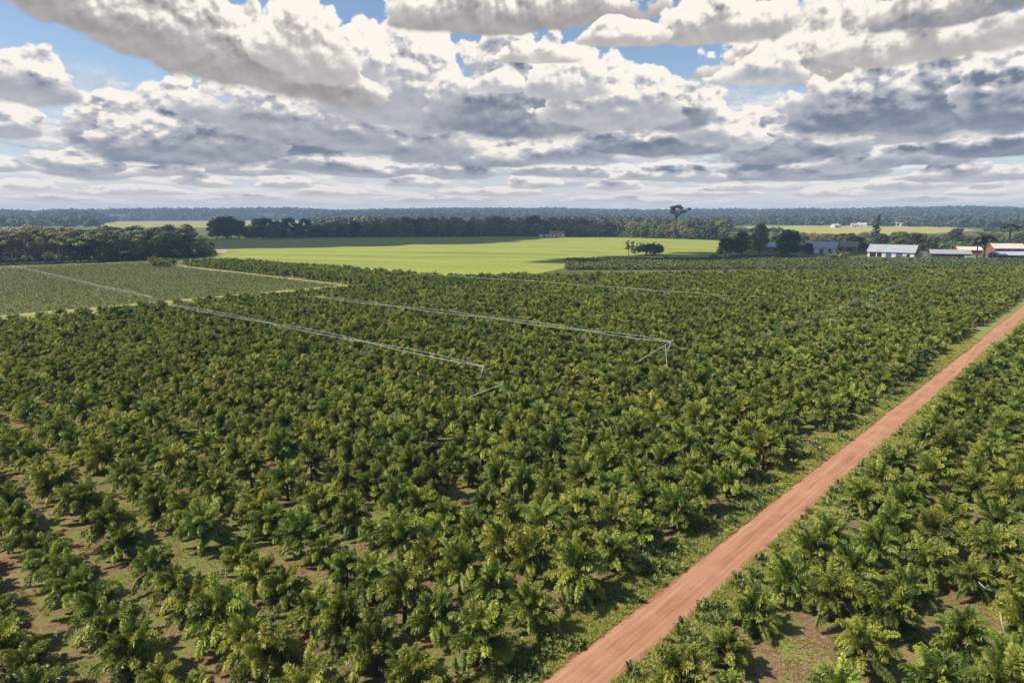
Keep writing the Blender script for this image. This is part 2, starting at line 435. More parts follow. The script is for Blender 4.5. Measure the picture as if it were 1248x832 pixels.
def roof_mat(name, col, rust=(0.20, 0.10, 0.06), amount=.5, metal=.2):
    m, nt, b, o = newmat(name)
    v = objco(nt); s = nt.nodes.new('ShaderNodeSeparateXYZ'); nt.links.new(v, s.inputs[0])
    st = xnoise(xvec(X(s.outputs[0]) * 1.3, X(s.outputs[1]) * .12, 0.0), 1.0, 5, .65); n = xnoise(v, .22, 5, .6)
    sheets = X.m('FRACT', X(s.outputs[0]) * 0.31)
    c = xmixc(sstep(st, .3, .7), tuple(x * .78 for x in col), col)
    c = xmixc(sstep(sheets, .0, .04) * .15 + .0, tuple(x * .8 for x in col), c) if False else c
    c = xmixc(sstep(n + (st - .5) * .7, .56, .70) * amount, c, rust)
    nt.links.new(c, b.inputs['Base Color']); b.inputs['Roughness'].default_value = .55; b.inputs['Metallic'].default_value = metal
    return m
def field_mat(name, a, bcol, streak, ang, sx=0.02, sy=0.25, rough=0.95, big=0.006, tuft=1.2):
    m, nt, b, o = newmat(name)
    p = pos(nt); v = rot_vec(nt, p, ang)
    s = nt.nodes.new('ShaderNodeSeparateXYZ'); nt.links.new(v, s.inputs[0])
    n1 = xnoise(xvec(X(s.outputs[0]) * sx, X(s.outputs[1]) * sy, 0.0), 1.0, 6, 0.65)
    n2 = xnoise(p, tuft, 6, 0.75); n3 = xnoise(p, big, 5, 0.6)
    c = xmixc(sstep(n1 * 0.5 + n2 * 0.25 + n3 * 0.25, 0.38, 0.62), a, bcol)
    c = xmixc(sstep(n1 + (n3 - 0.5) * 0.6, 0.56, 0.66) * 0.8, c, streak)
    nt.links.new(c, b.inputs['Base Color']); b.inputs['Roughness'].default_value = rough; b.inputs['Specular IOR Level'].default_value = 0.1
    bump(nt, b, n2, 1.0, 0.5)
    return m

# ------------------------------------------------------------------ ground sheets
def sheet(name, pts, z, mat, kind='structure', sub=None):
    vs = [(p[0], p[1], z) for p in pts]
    me = mesh(name, vs, [tuple(range(len(vs)))], mat)
    bm = bmesh.new(); bm.from_mesh(me); bmesh.ops.triangulate(bm, faces=bm.faces)
    for f in bm.faces:
        if f.normal.z < 0: f.normal_flip()
    bm.to_mesh(me); bm.free()
    o = obj(name, me); tag(o, kind=kind); return o

SOIL = soil_mat(); VERGE = verge_mat()
PL3 = lambda l: [at(*q, 3.0) for q in l]
sheet('ground', [(-5600, -300), (5600, -300), (5600, 5400), (-5600, 5400)], -0.02, field_mat('open_ground', (0.070, 0.085, 0.030), (0.135, 0.145, 0.050), (0.15, 0.13, 0.07), 0.4, 0.004, 0.02, big=0.002, tuft=0.3))
# orchard soil: everything between the camera and the scrub in front of the houses
far_a = at(560, 330, 4); far_b = at(1248, 322, 4)
fd = (far_b - far_a).normalized(); far_c = far_b + fd * 200
PL = lambda l, z=0.0: [at(*q, z) for q in l]
STRIP_TOP = PL([(190, 316), (230, 312), (280, 311), (380, 317), (500, 328), (560, 331)])
STRIP_CROWN = PL([(190, 316), (230, 313), (280, 312), (380, 318), (500, 328), (560, 330)], 4)
ground_pts = [sw(-60, 140), sw(-60, -207), sw(142.5, -207), sw(142.5, -400)] 
ground_pts += PL([(190, 316), (230, 313), (280, 312), (380, 318), (500, 328), (560, 330.5), (1248, 322.5), (1500, 320)], 3.4) + [sw(420, 140)]
sheet('orchard_soil', ground_pts, 0.0, SOIL)
sheet('grass_strip', [sw(-60, -176), sw(-60, -213), sw(139, -213), sw(139, -398), sw(148, -398), sw(148, -176)], 0.004, VERGE)
# the pale field beyond the side track
sheet('pale_field', [sw(-60, -210.5), sw(-60, -398), sw(141, -398), sw(141, -210.5)], 0.008,
      field_mat('pale_field', (0.090, 0.112, 0.030), (0.175, 0.185, 0.055), (0.28, 0.23, 0.12), -RA, 0.02, 0.5))
# bright green field
GF = PL([(250, 293), (290, 290), (420, 288.5), (640, 288), (760, 289.5), (880, 293), (905, 300), (900, 318)]) + [at(740, 320)]
GF += PL([(700, 324)]) + PL([(640, 328), (560, 330.5), (500, 327.5), (380, 317.5), (280, 311.5), (252, 311)], 3.0)
sheet('green_field', GF, 0.008, field_mat('green_field', (0.165, 0.200, 0.042), (0.310, 0.330, 0.068), (0.150, 0.165, 0.045), 0.25, 0.004, 0.045, big=.012, tuft=.35))

for i, (pts, cols) in enumerate([
    ([(100, 272), (130, 270), (375, 268.4), (400, 271), (400, 276), (150, 278), (110, 277)], ((0.22, 0.22, 0.07), (0.33, 0.31, 0.11))),
    ([(985, 274.5), (1060, 273.5), (1160, 276), (1190, 281), (1100, 287), (960, 284)], ((0.25, 0.24, 0.075), (0.38, 0.33, 0.11))),
    ([(865, 268.7), (935, 268.0), (945, 270.0), (870, 270.0)], ((0.26, 0.26, 0.08), (0.33, 0.31, 0.10))),
    ([(905, 276.0), (985, 274.8), (1000, 279), (920, 281)], ((0.24, 0.27, 0.06), (0.34, 0.34, 0.08))),
    ]):
    sheet('far_field', PL(pts), 0.03 + 0.02 * i, field_mat('far_field_%d' % i, cols[0], cols[1], (0.2, 0.2, 0.08), 0.2, 0.003, 0.02, tuft=0.1))

def strip(name, w0, w1, s0, s1, z, mat, jit, step=0.35, far_step=2.0, crown=0.0, cols=5, seed=1):
    """a long strip along the road with ragged edges"""
    ss = []; s = s0
    while s < s1: ss.append(s); s += step if s < 110 else far_step
    vs = []; fs = []
    for i, s in enumerate(ss):
        n0 = noise.noise(Vector((s * 0.9, seed, 0))) * 0.6 + noise.noise(Vector((s * 3.1, seed, 5))) * 0.4
        n1 = noise.noise(Vector((s * 0.9, seed + 7, 0))) * 0.6 + noise.noise(Vector((s * 3.1, seed + 7, 5))) * 0.4
        a = w0 + n0 * jit; b = w1 + n1 * jit
        for k in range(cols + 1):
            t = k / cols
            vs.append(tuple(sw(s, a + (b - a) * t, z + crown * (1 - (2 * t - 1) ** 2))))
    for i in range(len(ss) - 1):
        for k in range(cols):
            q = i * (cols + 1) + k
            fs.append((q, q + 1, q + cols + 2, q + cols + 1))
    me = mesh(name, vs, fs, mat, True)
    return me
ROAD = road_mat()
tag(obj('grass_verge', strip('verge', -23.9, -15.4, -40, 395, 0.006, VERGE, 0.5, cols=3)), kind='structure')
tag(obj('dirt_road', strip('road', -21.2, -17.95, -40, 400, 0.014, ROAD, 0.34, cols=12, crown=0.10, seed=3)), kind='structure')
# side track between the orchard and the pale field
m_ = plain('track_dirt', (0.33, 0.25, 0.15), 0.95, 0.3, 0.5)
tag(obj('side_track', strip('side_track', -209.8, -207.4, -60, 141, 0.012, m_, 0.7, step=1.5, seed=9)), kind='structure')
def strip_poly(name, pts, width, z, mat, jit=0.4, seed=2):
    vs = []; fs = []
    P = [Vector((p[0], p[1], 0)) for p in pts]; Q = []
    for a, b in zip(P[:-1], P[1:]):
        n = max(2, int((b - a).length / 3)); Q += [a.lerp(b, i / n) for i in range(n)]
    Q.append(P[-1])
    for i, p in enumerate(Q):
        d = (Q[min(i + 1, len(Q) - 1)] - Q[max(i - 1, 0)]).normalized(); q = Vector((-d.y, d.x, 0))
        for sgn in (-1, 1):
            o = p + q * sgn * (width / 2 + noise.noise(p * 0.3 + Vector((seed, sgn * 9, 0))) * jit)
            vs.append((o.x, o.y, z))
    for i in range(len(Q) - 1): fs.append((2 * i, 2 * i + 2, 2 * i + 3, 2 * i + 1))
    return mesh(name, vs, fs, mat)
tag(obj('field_path', strip_poly('field_path', [sw(-60, -400.5), sw(141, -400.5), sw(141.2, -300)], 3.0, 0.012, plain('path_dirt', (0.36, 0.31, 0.22), 0.95, 0.2, 0.3))), kind='structure')
tag(obj('headland_path', strip_poly('headland_path', [sw(142, -300), sw(142, -206)], .8, 0.012, m_, 0.4)), kind='structure')
tag(obj('side_track.001', strip_poly('pull_off', [sw(157, -23.4), sw(158.5, -20.9)], 3.2, 0.018, ROAD, 0.5)), kind='structure')
tag(obj('bare_earth', strip_poly('bare_earth', PL([(267, 309), (268, 305), (266, 301)]), 9, 0.03, plain('pale_earth', (0.30, 0.25, 0.16)), 2.0)), kind='structure')

# ------------------------------------------------------------------ the crop trees: short dark trunk, feathery drooping branches
def crop_tree_meshes(seed, dens=1.0, lod=1.0):
    r = random.Random(seed)
    tr = MB()
    th = r.uniform(1.15, 1.5)
    lean = Vector((r.uniform(-.12, .12), r.uniform(-.12, .12), 0))
    tr.tube([(0, 0, -0.06), lean * 0.3 + Vector((0, 0, th * .45)), lean + Vector((0, 0, th)), lean * 1.2 + Vector((0, 0, th + .9))], [.16, .115, .10, .04], 7)
    V = []; Fc = []; T = []
    nb = int(r.uniform(30, 39) * dens)
    for bi in range(nb):
        az = bi * 2.399 + r.uniform(-.5, .5)
        q = (bi + 0.5) / nb                      # 0 low .. 1 top
        elv = math.radians(8 + 70 * q ** 1.0 + r.uniform(-18, 18))
        L = r.uniform(1.35, 2.1) * (1.06 - 0.22 * q) * (1.22 if r.random() < .15 else 1)
        base = lean + Vector((0, 0, th * 0.70 + q * 1.0)) + Vector((math.cos(az), math.sin(az), 0)) * r.uniform(.05, .38)
        d = Vector((math.cos(az) * math.cos(elv), math.sin(az) * math.cos(elv), math.sin(elv)))
        droop = r.uniform(0.16, 0.50); curl = r.uniform(-.22, .22)
        pts = [base.copy()]; p = base.copy(); nseg = 11; dd = d.copy()
        for k in range(nseg):
            dd = (dd + Vector((0, 0, -droop * (0.25 + k / nseg))) * 0.5 + Vector((-dd.y, dd.x, 0)) * curl * .3).normalized()
            p = p + dd * (L / nseg); pts.append(p.copy())
        while len(pts) > 6 and pts[-1].z < .3: pts.pop()
        nseg = len(pts) - 1
        tr.tube([pts[0], pts[nseg // 2], pts[nseg - 2]], [.035, .022, .01], 4, cap=False)
        tint = min(1, max(0, r.gauss(.36, .30)))
        if r.random() < .05: tint = 1.0
        nst = int(22 * L / 1.7)
        for k in range(nst):
            t = 0.14 + 0.86 * (k + r.random() * .6) / nst
            fi = min(t * nseg, nseg - 0.001); i0 = int(fi); pp = pts[i0].lerp(pts[i0 + 1], fi - i0)
            ax = (pts[i0 + 1] - pts[i0]).normalized()
            side = ax.cross(Vector((0, 0, 1)));
            if side.length < .1: side = Vector((1, 0, 0))
            side.normalize(); up = side.cross(ax)
            prof = math.sin(math.pi * min(1, (t * 0.80 + .20))) ** .6
            ll = (0.36 * prof + .07) * r.uniform(.8, 1.2)
            for ang in (8, 172, 50, 130, 90, 215, 325):
                if ang > 200 and r.random() < .4: continue
                a = math.radians(ang + r.uniform(-24, 24))
                o = (side * math.cos(a) + up * math.sin(a) * 0.85)
                dirn = (o * 1.0 + ax * r.uniform(.35, .95)).normalized()
                wdt = r.uniform(.028, .048)
                wv = dirn.cross(up if abs(math.cos(a)) > .5 else side)
                if wv.length < .1: wv = ax.copy()
                wv = wv.normalized() * wdt
                tipd = Vector((0, 0, -1)) * ll * r.uniform(.05, .40)
                b = len(V)
                m1 = pp + dirn * ll * .5
                V += [tuple(pp + wv * .4), tuple(pp - wv * .4), tuple(m1 - wv), tuple(m1 + wv), tuple(pp + dirn * ll + tipd)]
                Fc += [(b, b + 1, b + 2, b + 3), (b + 3, b + 2, b + 4)]
                tt = min(1, max(0, tint + r.uniform(-.14, .14) + (t - .5) * .35)); T += [tt] * 5
    trunk = mesh('trunk', tr.v, tr.f, BARK, True)
    crown = mesh('crown', V, Fc, CROP_LEAF, False, attrs={'tint': T})
    return trunk, crown
NV = 9
CROP = [crop_tree_meshes(100 + i) for i in range(NV)]

# planting grid
POLY_L = [sw(-60, -23.0), sw(-60, -187), sw(141, -187), sw(143.5, -214), sw(143.5, -398)] + STRIP_CROWN + [far_b, far_c, sw(420, -23.0)]
POLY_R = [sw(-60, -16.0), sw(395, -16.0), sw(395, 150), sw(-60, 150)]
DS, DW = 4.5, 3.1
LINES_PIPE = []
plants = []      # (x, y, scale, rot, plot, column, s)
for plot, w0, sgn, ncol in (('left', -24.9, -1, 138), ('right', -14.4, 1, 60)):
    for c in range(ncol):
        w = w0 + sgn * c * DW
        for k in range(-12, 99):
            s = 2.0 + k * DS
            x, y = sw(s + R.gauss(0, .13), w + R.gauss(0, .20))[:2]
            if y < 2 or abs(x) > y * 0.95 + 26: continue
            if plot == 'left' and not inside(x, y, POLY_L): continue
            if plot == 'right' and not inside(x, y, POLY_R): continue
            if plot == 'right' and s > 390: continue
            if R.random() < (0.035 if plot == 'left' else .11): R.random(); continue
            sc = R.gauss(1.0, .085)
            if sgn > 0: sc *= 0.96
            lowleft = max(0.0, min(1.0, (-x - 2) / 30)) * max(0.0, min(1.0, (78 - y) / 40))
            sc *= 1 - .13 * lowleft
            if R.random() < .07 * lowleft + (.05 if noise.noise(Vector((x, y, 0)) * .045) > .2 else 0): continue
            if R.random() < .10: sc *= .80
            plants.append((x, y, max(.62, sc) * 1.0, R.uniform(0, 6.283), plot, c, s))
def seen(x, y):
    a = proj((x, y, 0.3)); b = proj((x, y, 4.0))
    return -35 < a[0] < 1283 and b[1] < 835 and a[2] > 0
inview = [p for p in plants if seen(p[0], p[1])]
inview.sort(key=lambda p: proj((p[0], p[1], 2))[2])
ind = [p for p in inview if 0 <= proj((p[0], p[1], 1.5))[0] <= 1248][:296]
ids = set(id(p) for p in ind)
rest = [p for p in plants if id(p) not in ids]
ORD = ['first', 'second', 'third', 'fourth', 'fifth', 'sixth', 'seventh', 'eighth', 'ninth', 'tenth', 'eleventh', 'twelfth', 'thirteenth', 'fourteenth',
       'fifteenth', 'sixteenth', 'seventeenth', 'eighteenth', 'nineteenth', 'twentieth', 'twenty-first', 'twenty-second', 'twenty-third', 'twenty-fourth', 'twenty-fifth', 'twenty-sixth',
       'twenty-seventh', 'twenty-eighth', 'twenty-ninth', 'thirtieth']
def nth(n):      # 1 -> first, 31 -> 31st
    return ORD[n - 1] if n <= 30 else str(n) + ('th' if n % 100 in (11, 12, 13) else {1: 'st', 2: 'nd', 3: 'rd'}.get(n % 10, 'th'))
def tint_word(p):
    return 'large ' if p[2] > 1.12 else ('small ' if p[2] < .88 else '')
SRC = {}
bycol = {}
for p in ind: bycol.setdefault((p[4], p[5]), []).append(p)
for (plot, c), lst in bycol.items():
    lst.sort(key=lambda p: p[6])
    for i, p in enumerate(lst):
        vi = R.randrange(NV)
        o = empty('crop_tree', (p[0], p[1], 0), p[3]); o.scale = (p[2], p[2], p[2] * R.uniform(1.0, 1.16))
        a_ = obj('trunk', CROP[vi][0], o); b_ = obj('crown', CROP[vi][1], o)
        SRC.setdefault(vi, [a_, b_])
        where = ('verge of the road' if plot == 'left' else 'right edge of the road')
        line = nth(c + 1)
        lab = '%sfeathery crop tree, %s line %s of the road, %s up from the picture bottom' % (tint_word(p), line, plot, nth(i + 1))
        tag(o, lab, 'crop tree', 'crop trees near the camera %s of the dirt road' % plot)

# geometry-node scatter: one object, points carrying which mesh, turn and size
def scatter(name, pts, variants, label, cat=None, kind='stuff'):
    """pts: (x, y, z, rot, scale, variant); variants: list of lists of meshes joined per variant"""
    me = bpy.data.meshes.new(name); me.from_pydata([(p[0], p[1], p[2]) for p in pts], [], [])
    for k, j in (('rot', 3), ('scl', 4)):
        a = me.attributes.new(k, 'FLOAT', 'POINT'); a.data.foreach_set('value', [p[j] for p in pts])
    a = me.attributes.new('var', 'INT', 'POINT'); a.data.foreach_set('value', [int(p[5]) for p in pts])
    o = obj(name, me); tag(o, label, cat, kind=kind)
    ng = bpy.data.node_groups.new(name, 'GeometryNodeTree')
    ng.interface.new_socket('Geometry', in_out='INPUT', socket_type='NodeSocketGeometry')
    ng.interface.new_socket('Geometry', in_out='OUTPUT', socket_type='NodeSocketGeometry')
    N = ng.nodes; L = ng.links
    gi = N.new('NodeGroupInput'); go = N.new('NodeGroupOutput')
    g2i = N.new('GeometryNodeGeometryToInstance')
    for v in reversed(variants):                # multi-input sockets are read last link first
        j = N.new('GeometryNodeJoinGeometry')
        for src in v:
            oi = N.new('GeometryNodeObjectInfo'); oi.transform_space = 'ORIGINAL'; oi.inputs[0].default_value = src
            L.new(oi.outputs['Geometry'], j.inputs[0])
        L.new(j.outputs[0], g2i.inputs[0])
    iop = N.new('GeometryNodeInstanceOnPoints')
    L.new(gi.outputs[0], iop.inputs['Points']); L.new(g2i.outputs[0], iop.inputs['Instance'])
    iop.inputs['Pick Instance'].default_value = True
    def att(nm, t):
        a = N.new('GeometryNodeInputNamedAttribute'); a.data_type = t; a.inputs['Name'].default_value = nm
        return a.outputs['Attribute']
    L.new(att('var', 'INT'), iop.inputs['Instance Index'])
    cx = N.new('ShaderNodeCombineXYZ'); L.new(att('rot', 'FLOAT'), cx.inputs[2]); L.new(cx.outputs[0], iop.inputs['Rotation'])
    L.new(att('scl', 'FLOAT'), iop.inputs['Scale'])
    L.new(iop.outputs[0], go.inputs[0])
    md = o.modifiers.new('scatter', 'NODES'); md.node_group = ng
    return o

tag(scatter('orchard', [(p[0], p[1], 0, p[3], p[2], R.randrange(NV)) for p in rest], [SRC[i] for i in range(NV)],
    'rows of feathery green crop trees filling the far part of the orchard', 'orchard'), kind='stuff')

# ------------------------------------------------------------------ replicated small plants in one numpy mesh
def replicate(name, protos, pts, mat, seed=5):
    """protos: list of (verts Nx3, faces list of equal-length tuples, tint N); pts: (x, y, z, scale)"""
    rg = np.random.default_rng(seed); VV = []; FF = []; TT = []; off = 0
    pts = np.array(pts, float); which = rg.integers(0, len(protos), len(pts))
    for pi, (v, f, t) in enumerate(protos):
        P = pts[which == pi]
        if len(P) == 0: continue
        v = np.array(v, float); f = np.array(f, int); n = len(P)
        a = rg.uniform(0, 2 * np.pi, n); c, s_ = np.cos(a)[:, None], np.sin(a)[:, None]
        x = v[None, :, 0] * c - v[None, :, 1] * s_; y = v[None, :, 0] * s_ + v[None, :, 1] * c; z = np.repeat(v[None, :, 2], n, 0)
        q = np.stack([x, y, z], -1) * P[:, None, 3:4] + P[:, None, :3]
        VV.append(q.reshape(-1, 3)); FF.append((f[None] + (np.arange(n) * len(v))[:, None, None] + off).reshape(-1, f.shape[1]))
        TT.append((np.clip(np.array(t)[None, :] + rg.normal(0, .15, n)[:, None], 0, 1)).ravel()); off += n * len(v)
    V = np.concatenate(VV); Fa = np.concatenate(FF); T = np.concatenate(TT); k = Fa.shape[1]
    me = bpy.data.meshes.new(name); me.vertices.add(len(V)); me.vertices.foreach_set('co', V.ravel())
    me.loops.add(Fa.size); me.loops.foreach_set('vertex_index', Fa.ravel().astype(np.int32))
    me.polygons.add(len(Fa)); me.polygons.foreach_set('loop_start', (np.arange(len(Fa)) * k).astype(np.int32))
    at_ = me.attributes.new('tint', 'FLOAT', 'POINT'); at_.data.foreach_set('value', T)
    me.materials.append(mat); me.update(calc_edges=True); me.validate()
    return me
def tuft(seed, nb=9, h=.20, spread=.13):
    r = random.Random(seed); v = []; f = []; t = []
    for i in range(nb):
        a = r.uniform(0, 6.28); b = Vector((math.cos(a), math.sin(a), 0)); s_ = Vector((-b.y, b.x, 0)) * r.uniform(.012, .03)
        o = b * r.uniform(0, spread * .6); hh = h * r.uniform(.5, 1.2); tip = o + b * spread * r.uniform(.4, 1.3) + Vector((0, 0, hh)); k = len(v)
        v += [tuple(o - s_), tuple(o + s_), tuple(tip)]; f.append((k, k + 1, k + 2)); q = r.random(); t += [q * .6, q * .6, min(1, q * .6 + .4)]
    return v, f, t
TUFTS = [tuft(i) for i in range(6)]
gp = []
for i in range(70000):                     # on the verges, thinning out with distance
    s = 16 + (R.random() ** 1.7) * 150
    w = R.uniform(-24.2, -21.0) if R.random() < .68 else R.uniform(-18.1, -15.6)
    if R.random() < .07: w = R.choice((-21.2, -17.95)) + R.uniform(-.3, .3)
    p = sw(s, w)
    if noise.noise(p * .55) > .22 and R.random() < .8: continue
    gp.append((p.x, p.y, 0, R.uniform(.35, .85) * (1 + s / 90)))
for i in range(60000):                     # patches between the trees
    y = 24 + (R.random() ** 1.5) * 62; x = R.uniform(-.8, .8) * y * 1.05
    s, w = to_sw(x, y)
    if -24 < w < -15: continue
    if noise.noise(Vector((x, y, 3)) * .33) < -0.02: continue
    gp.append((x, y, 0, R.uniform(.4, 1.0)))
tag(obj('grass', replicate('grass', TUFTS, gp, GRASS_LEAF)), 'short green grass on the verges and in patches between the crop trees', 'grass', kind='stuff')
# weeds with broad leaves on the verge, leaf litter
def litter(seed):
    r = random.Random(seed); v = []; f = []; t = []
    for i in range(7):
        c = Vector((r.uniform(-.3, .3), r.uniform(-.3, .3), .015 + r.random() * .03)); a = r.uniform(0, 6.28); d = Vector((math.cos(a), math.sin(a), r.uniform(-.1, .1))) * r.uniform(.08, .22)
        q = Vector((-d.y, d.x, 0)) * .16; k = len(v)
        v += [tuple(c - d), tuple(c + q), tuple(c + d)]; f.append((k, k + 1, k + 2)); t += [r.random()] * 3
    return v, f, t
LITTER = leafmat('dry_leaf', (0.16, 0.095, 0.05), (0.42, 0.31, 0.18), trans=0.0, rough=0.9)
lp = []
for i in range(14000):
    y = 24 + (R.random() ** 1.5) * 50; x = R.uniform(-.8, .8) * y * 1.05; s, w = to_sw(x, y)
    if -24 < w < -15: continue
    lp.append((x, y, 0, R.uniform(.7, 1.4)))
tag(obj('leaf_litter', replicate('litter', [litter(i) for i in range(5)], lp, LITTER)), 'dry brown leaf litter on the bare soil between the crop trees', 'leaf litter', kind='stuff')
def weed(seed):
    r = random.Random(seed); v = []; f = []; t = []
    for i in range(16):
        a = r.uniform(0, 6.28); b = Vector((math.cos(a), math.sin(a), 0)); hh = r.uniform(.10, .38)
        p0 = b * r.uniform(0, .06); p1 = b * r.uniform(.08, .22) + Vector((0, 0, hh)); p2 = p1 + b * r.uniform(.06, .14) + Vector((0, 0, r.uniform(-.08, .02)))
        s_ = Vector((-b.y, b.x, 0)) * r.uniform(.03, .06); k = len(v)
        v += [tuple(p0), tuple(p1 - s_), tuple(p2), tuple(p1 + s_)]; f.append((k, k + 1, k + 2, k + 3)); q = r.random(); t += [q] * 4
    return v, f, t
wp = []
for i in range(2600):
    s = 16 + (R.random() ** 1.5) * 110
    w = R.uniform(-25.5, -21.2) if R.random() < .6 else R.uniform(-18.0, -14.0)
    p = sw(s, w)
    if noise.noise(p * .35 + Vector((9, 0, 0))) < -.05: continue
    wp.append((p.x, p.y, 0, R.uniform(.6, 1.7)))
WEED = leafmat('weed_leaf', (0.070, 0.110, 0.024), (0.200, 0.225, 0.055), trans=.2, rough=.55)
tag(obj('weeds', replicate('weeds', [weed(i) for i in range(6)], wp, WEED)), 'broad-leaved weeds scattered on the grass verges of the dirt road', 'weeds', kind='stuff')
# low crop of the pale field: rows across the track direction
def lowbush(seed, n=11, r0=.42, h=.5):
    r = random.Random(seed); v = []; f = []; t = []
    for i in range(n):
        a = r.uniform(0, 6.28); q = r.random(); d = Vector((math.cos(a) * r0 * q, math.sin(a) * r0 * q, h * (1 - q * q * .7) * r.uniform(.6, 1)))
        e1 = Vector((r.uniform(-1, 1), r.uniform(-1, 1), r.uniform(-.5, .5))).normalized() * .20; e2 = e1.cross(Vector((r.uniform(-1, 1), r.uniform(-1, 1), 1))).normalized() * .14
        k = len(v); v += [tuple(d - e1), tuple(d - e2), tuple(d + e1), tuple(d + e2)]; f.append((k, k + 1, k + 2, k + 3)); t += [r.random()] * 4
    return v, f, t
LB = [lowbush(i) for i in range(5)]
bp = []
s = -20.0
while s < 140:
    w = -212.0
    while w > -397:
        p = sw(s + R.gauss(0, .16), w)
        if p.y > 60 and abs(p.x) < p.y * .98 and R.random() > .05: bp.append((p.x, p.y, 0, R.uniform(.7, 1.25)))
        w -= 1.05
    s += 1.55
tag(obj('low_crop', replicate('low_crop', LB, bp, LOWCROP_LEAF)), 'low pale green crop planted in rows on the field left of the orchard', 'crop', kind='stuff')

# ------------------------------------------------------------------ forest trees, shrubs and palms
def leafcloud(r, V, F, T, c, rad, n, size, squash=.8, tint=.5, flat=0.0):
    for i in range(n):
        d = Vector((r.gauss(0, 1), r.gauss(0, 1), r.gauss(0, 1))).normalized()
        q = r.random() ** .28
        p = c + Vector((d.x * rad[0], d.y * rad[0], d.z * rad[1])) * q
        nrm = (d + Vector((r.uniform(-.7, .7), r.uniform(-.7, .7), r.uniform(-.2, .9)))).normalized()
        a = nrm.orthogonal().normalized(); b = nrm.cross(a); th = r.uniform(0, 6.28)
        u = (a * math.cos(th) + b * math.sin(th)) * size * r.uniform(.6, 1.3); w = (b * math.cos(th) - a * math.sin(th)) * size * r.uniform(.45, .9)
        k = len(V); V += [tuple(p - u), tuple(p - w + u * .2), tuple(p + u), tuple(p + w - u * .1)]; F.append((k, k + 1, k + 2, k + 3))
        tt = min(1, max(0, tint + r.uniform(-.25, .25) + d.z * .12)); T += [tt] * 4
def forest_tree(seed, style='broad', leaf=None, quads=3600, size=.48, H=18.0):
    r = random.Random(seed); tr = MB(); V = []; F = []; T = []
    if style == 'broad':
        R0 = r.uniform(.34, .44) * H; zb = r.uniform(.14, .24) * H; nl = r.randint(14, 18)
        lumps = []
        for i in range(nl):
            a = i * 2.399 + r.uniform(-.5, .5); q = (i + .5) / nl
            rr = R0 * (math.sin(math.pi * (0.20 + .68 * q))) * r.uniform(.45, .82)
            z = zb + (H * .90 - zb) * q ** .85
            lumps.append((Vector((math.cos(a) * rr, math.sin(a) * rr, z)), (H * r.uniform(.14, .21), H * r.uniform(.09, .14))))
    elif style == 'flat':                          # wide umbrella crowns on a forked trunk
        R0 = .52 * H; lumps = []
        for i in range(13):
            a = i * 2.399; q = ((i + .5) / 13) ** .5
            lumps.append((Vector((math.cos(a) * R0 * q * .9, math.sin(a) * R0 * q * .9, H * (.86 - .26 * q * q) * r.uniform(.9, 1.03))), (H * r.uniform(.13, .19), H * r.uniform(.05, .08))))
    elif style == 'tall':                          # bare trunk, ragged head of separate clusters
        lumps = [(Vector((math.cos(a) * H * q, math.sin(a) * H * q, H * z)), (H * s_, H * s_ * .5)) for a, q, z, s_ in
                 ((.2, .17, .80, .085), (2.3, .16, .84, .08), (4.2, .15, .78, .07), (1.1, .08, .95, .09), (3.4, .09, .92, .08), (5.4, .19, .90, .06), (0.3, .33, .88, .045))]
    elif style == 'cone':
        lumps = [(Vector((r.uniform(-.03, .03) * H, r.uniform(-.03, .03) * H, H * (.12 + .86 * q))), (H * .17 * (1.05 - q) + .35, H * .075)) for q in [i / 9 for i in range(10)]]
    elif style == 'shrub':
        lumps = []
        for i in range(9):
            a = i * 2.399; q = ((i + .5) / 9) ** .5
            lumps.append((Vector((math.cos(a) * H * .62 * q, math.sin(a) * H * .62 * q, H * (.62 - .30 * q * q) * r.uniform(.85, 1.15))), (H * r.uniform(.26, .36), H * r.uniform(.22, .32))))
    elif style == 'open':                          # pale loose crown on several visible stems
        lumps = []
        for i in range(12):
            a = i * 2.399 + r.uniform(-.4, .4); q = (i + .5) / 12
            lumps.append((Vector((math.cos(a) * H * r.uniform(.10, .32), math.sin(a) * H * r.uniform(.10, .32), H * (.42 + .52 * q))), (H * r.uniform(.09, .15), H * r.uniform(.06, .10))))
    per = quads // len(lumps)
    for c, rad in lumps:
        leafcloud(r, V, F, T, c, rad, int(per * r.uniform(.7, 1.3)), size, tint=min(.9, max(.1, r.gauss(.45, .2))))
    th = H * (.72 if style in ('tall', 'cone') else .42)
    k = H / 18; tk = 2.2 if style == 'tall' else (1.5 if style == 'open' else 1.0)
    lean = Vector((r.uniform(-.5, .5) * k, r.uniform(-.5, .5) * k, 0))
    if style == 'shrub':
        for i in range(3): tr.tube([(0, 0, -.1), (r.uniform(-.3, .3) * H, r.uniform(-.3, .3) * H, H * .5)], [.05 * H, .015 * H], 5)
    else:
        tr.tube([(0, 0, -.3), lean * .4 + Vector((0, 0, th * .5)), lean + Vector((0, 0, th))], [.42 * k * tk, .28 * k * tk, .22 * k * tk], 7)
        for c, rad in lumps:
            m = lean + Vector((0, 0, min(th, c.z * .8)))
            tr.tube([m, m.lerp(c, .5) + Vector((0, 0, -.03 * H)), c], [.15 * k * tk, .09 * k * tk, .04 * k], 4, cap=False)
    trunk = mesh('trunk', tr.v, tr.f, PALE_BARK if style in ('open',) else BARK, True)
    crown = mesh('crown', V, F, leaf or FOREST_LEAF, attrs={'tint': T})
    return trunk, crown, H
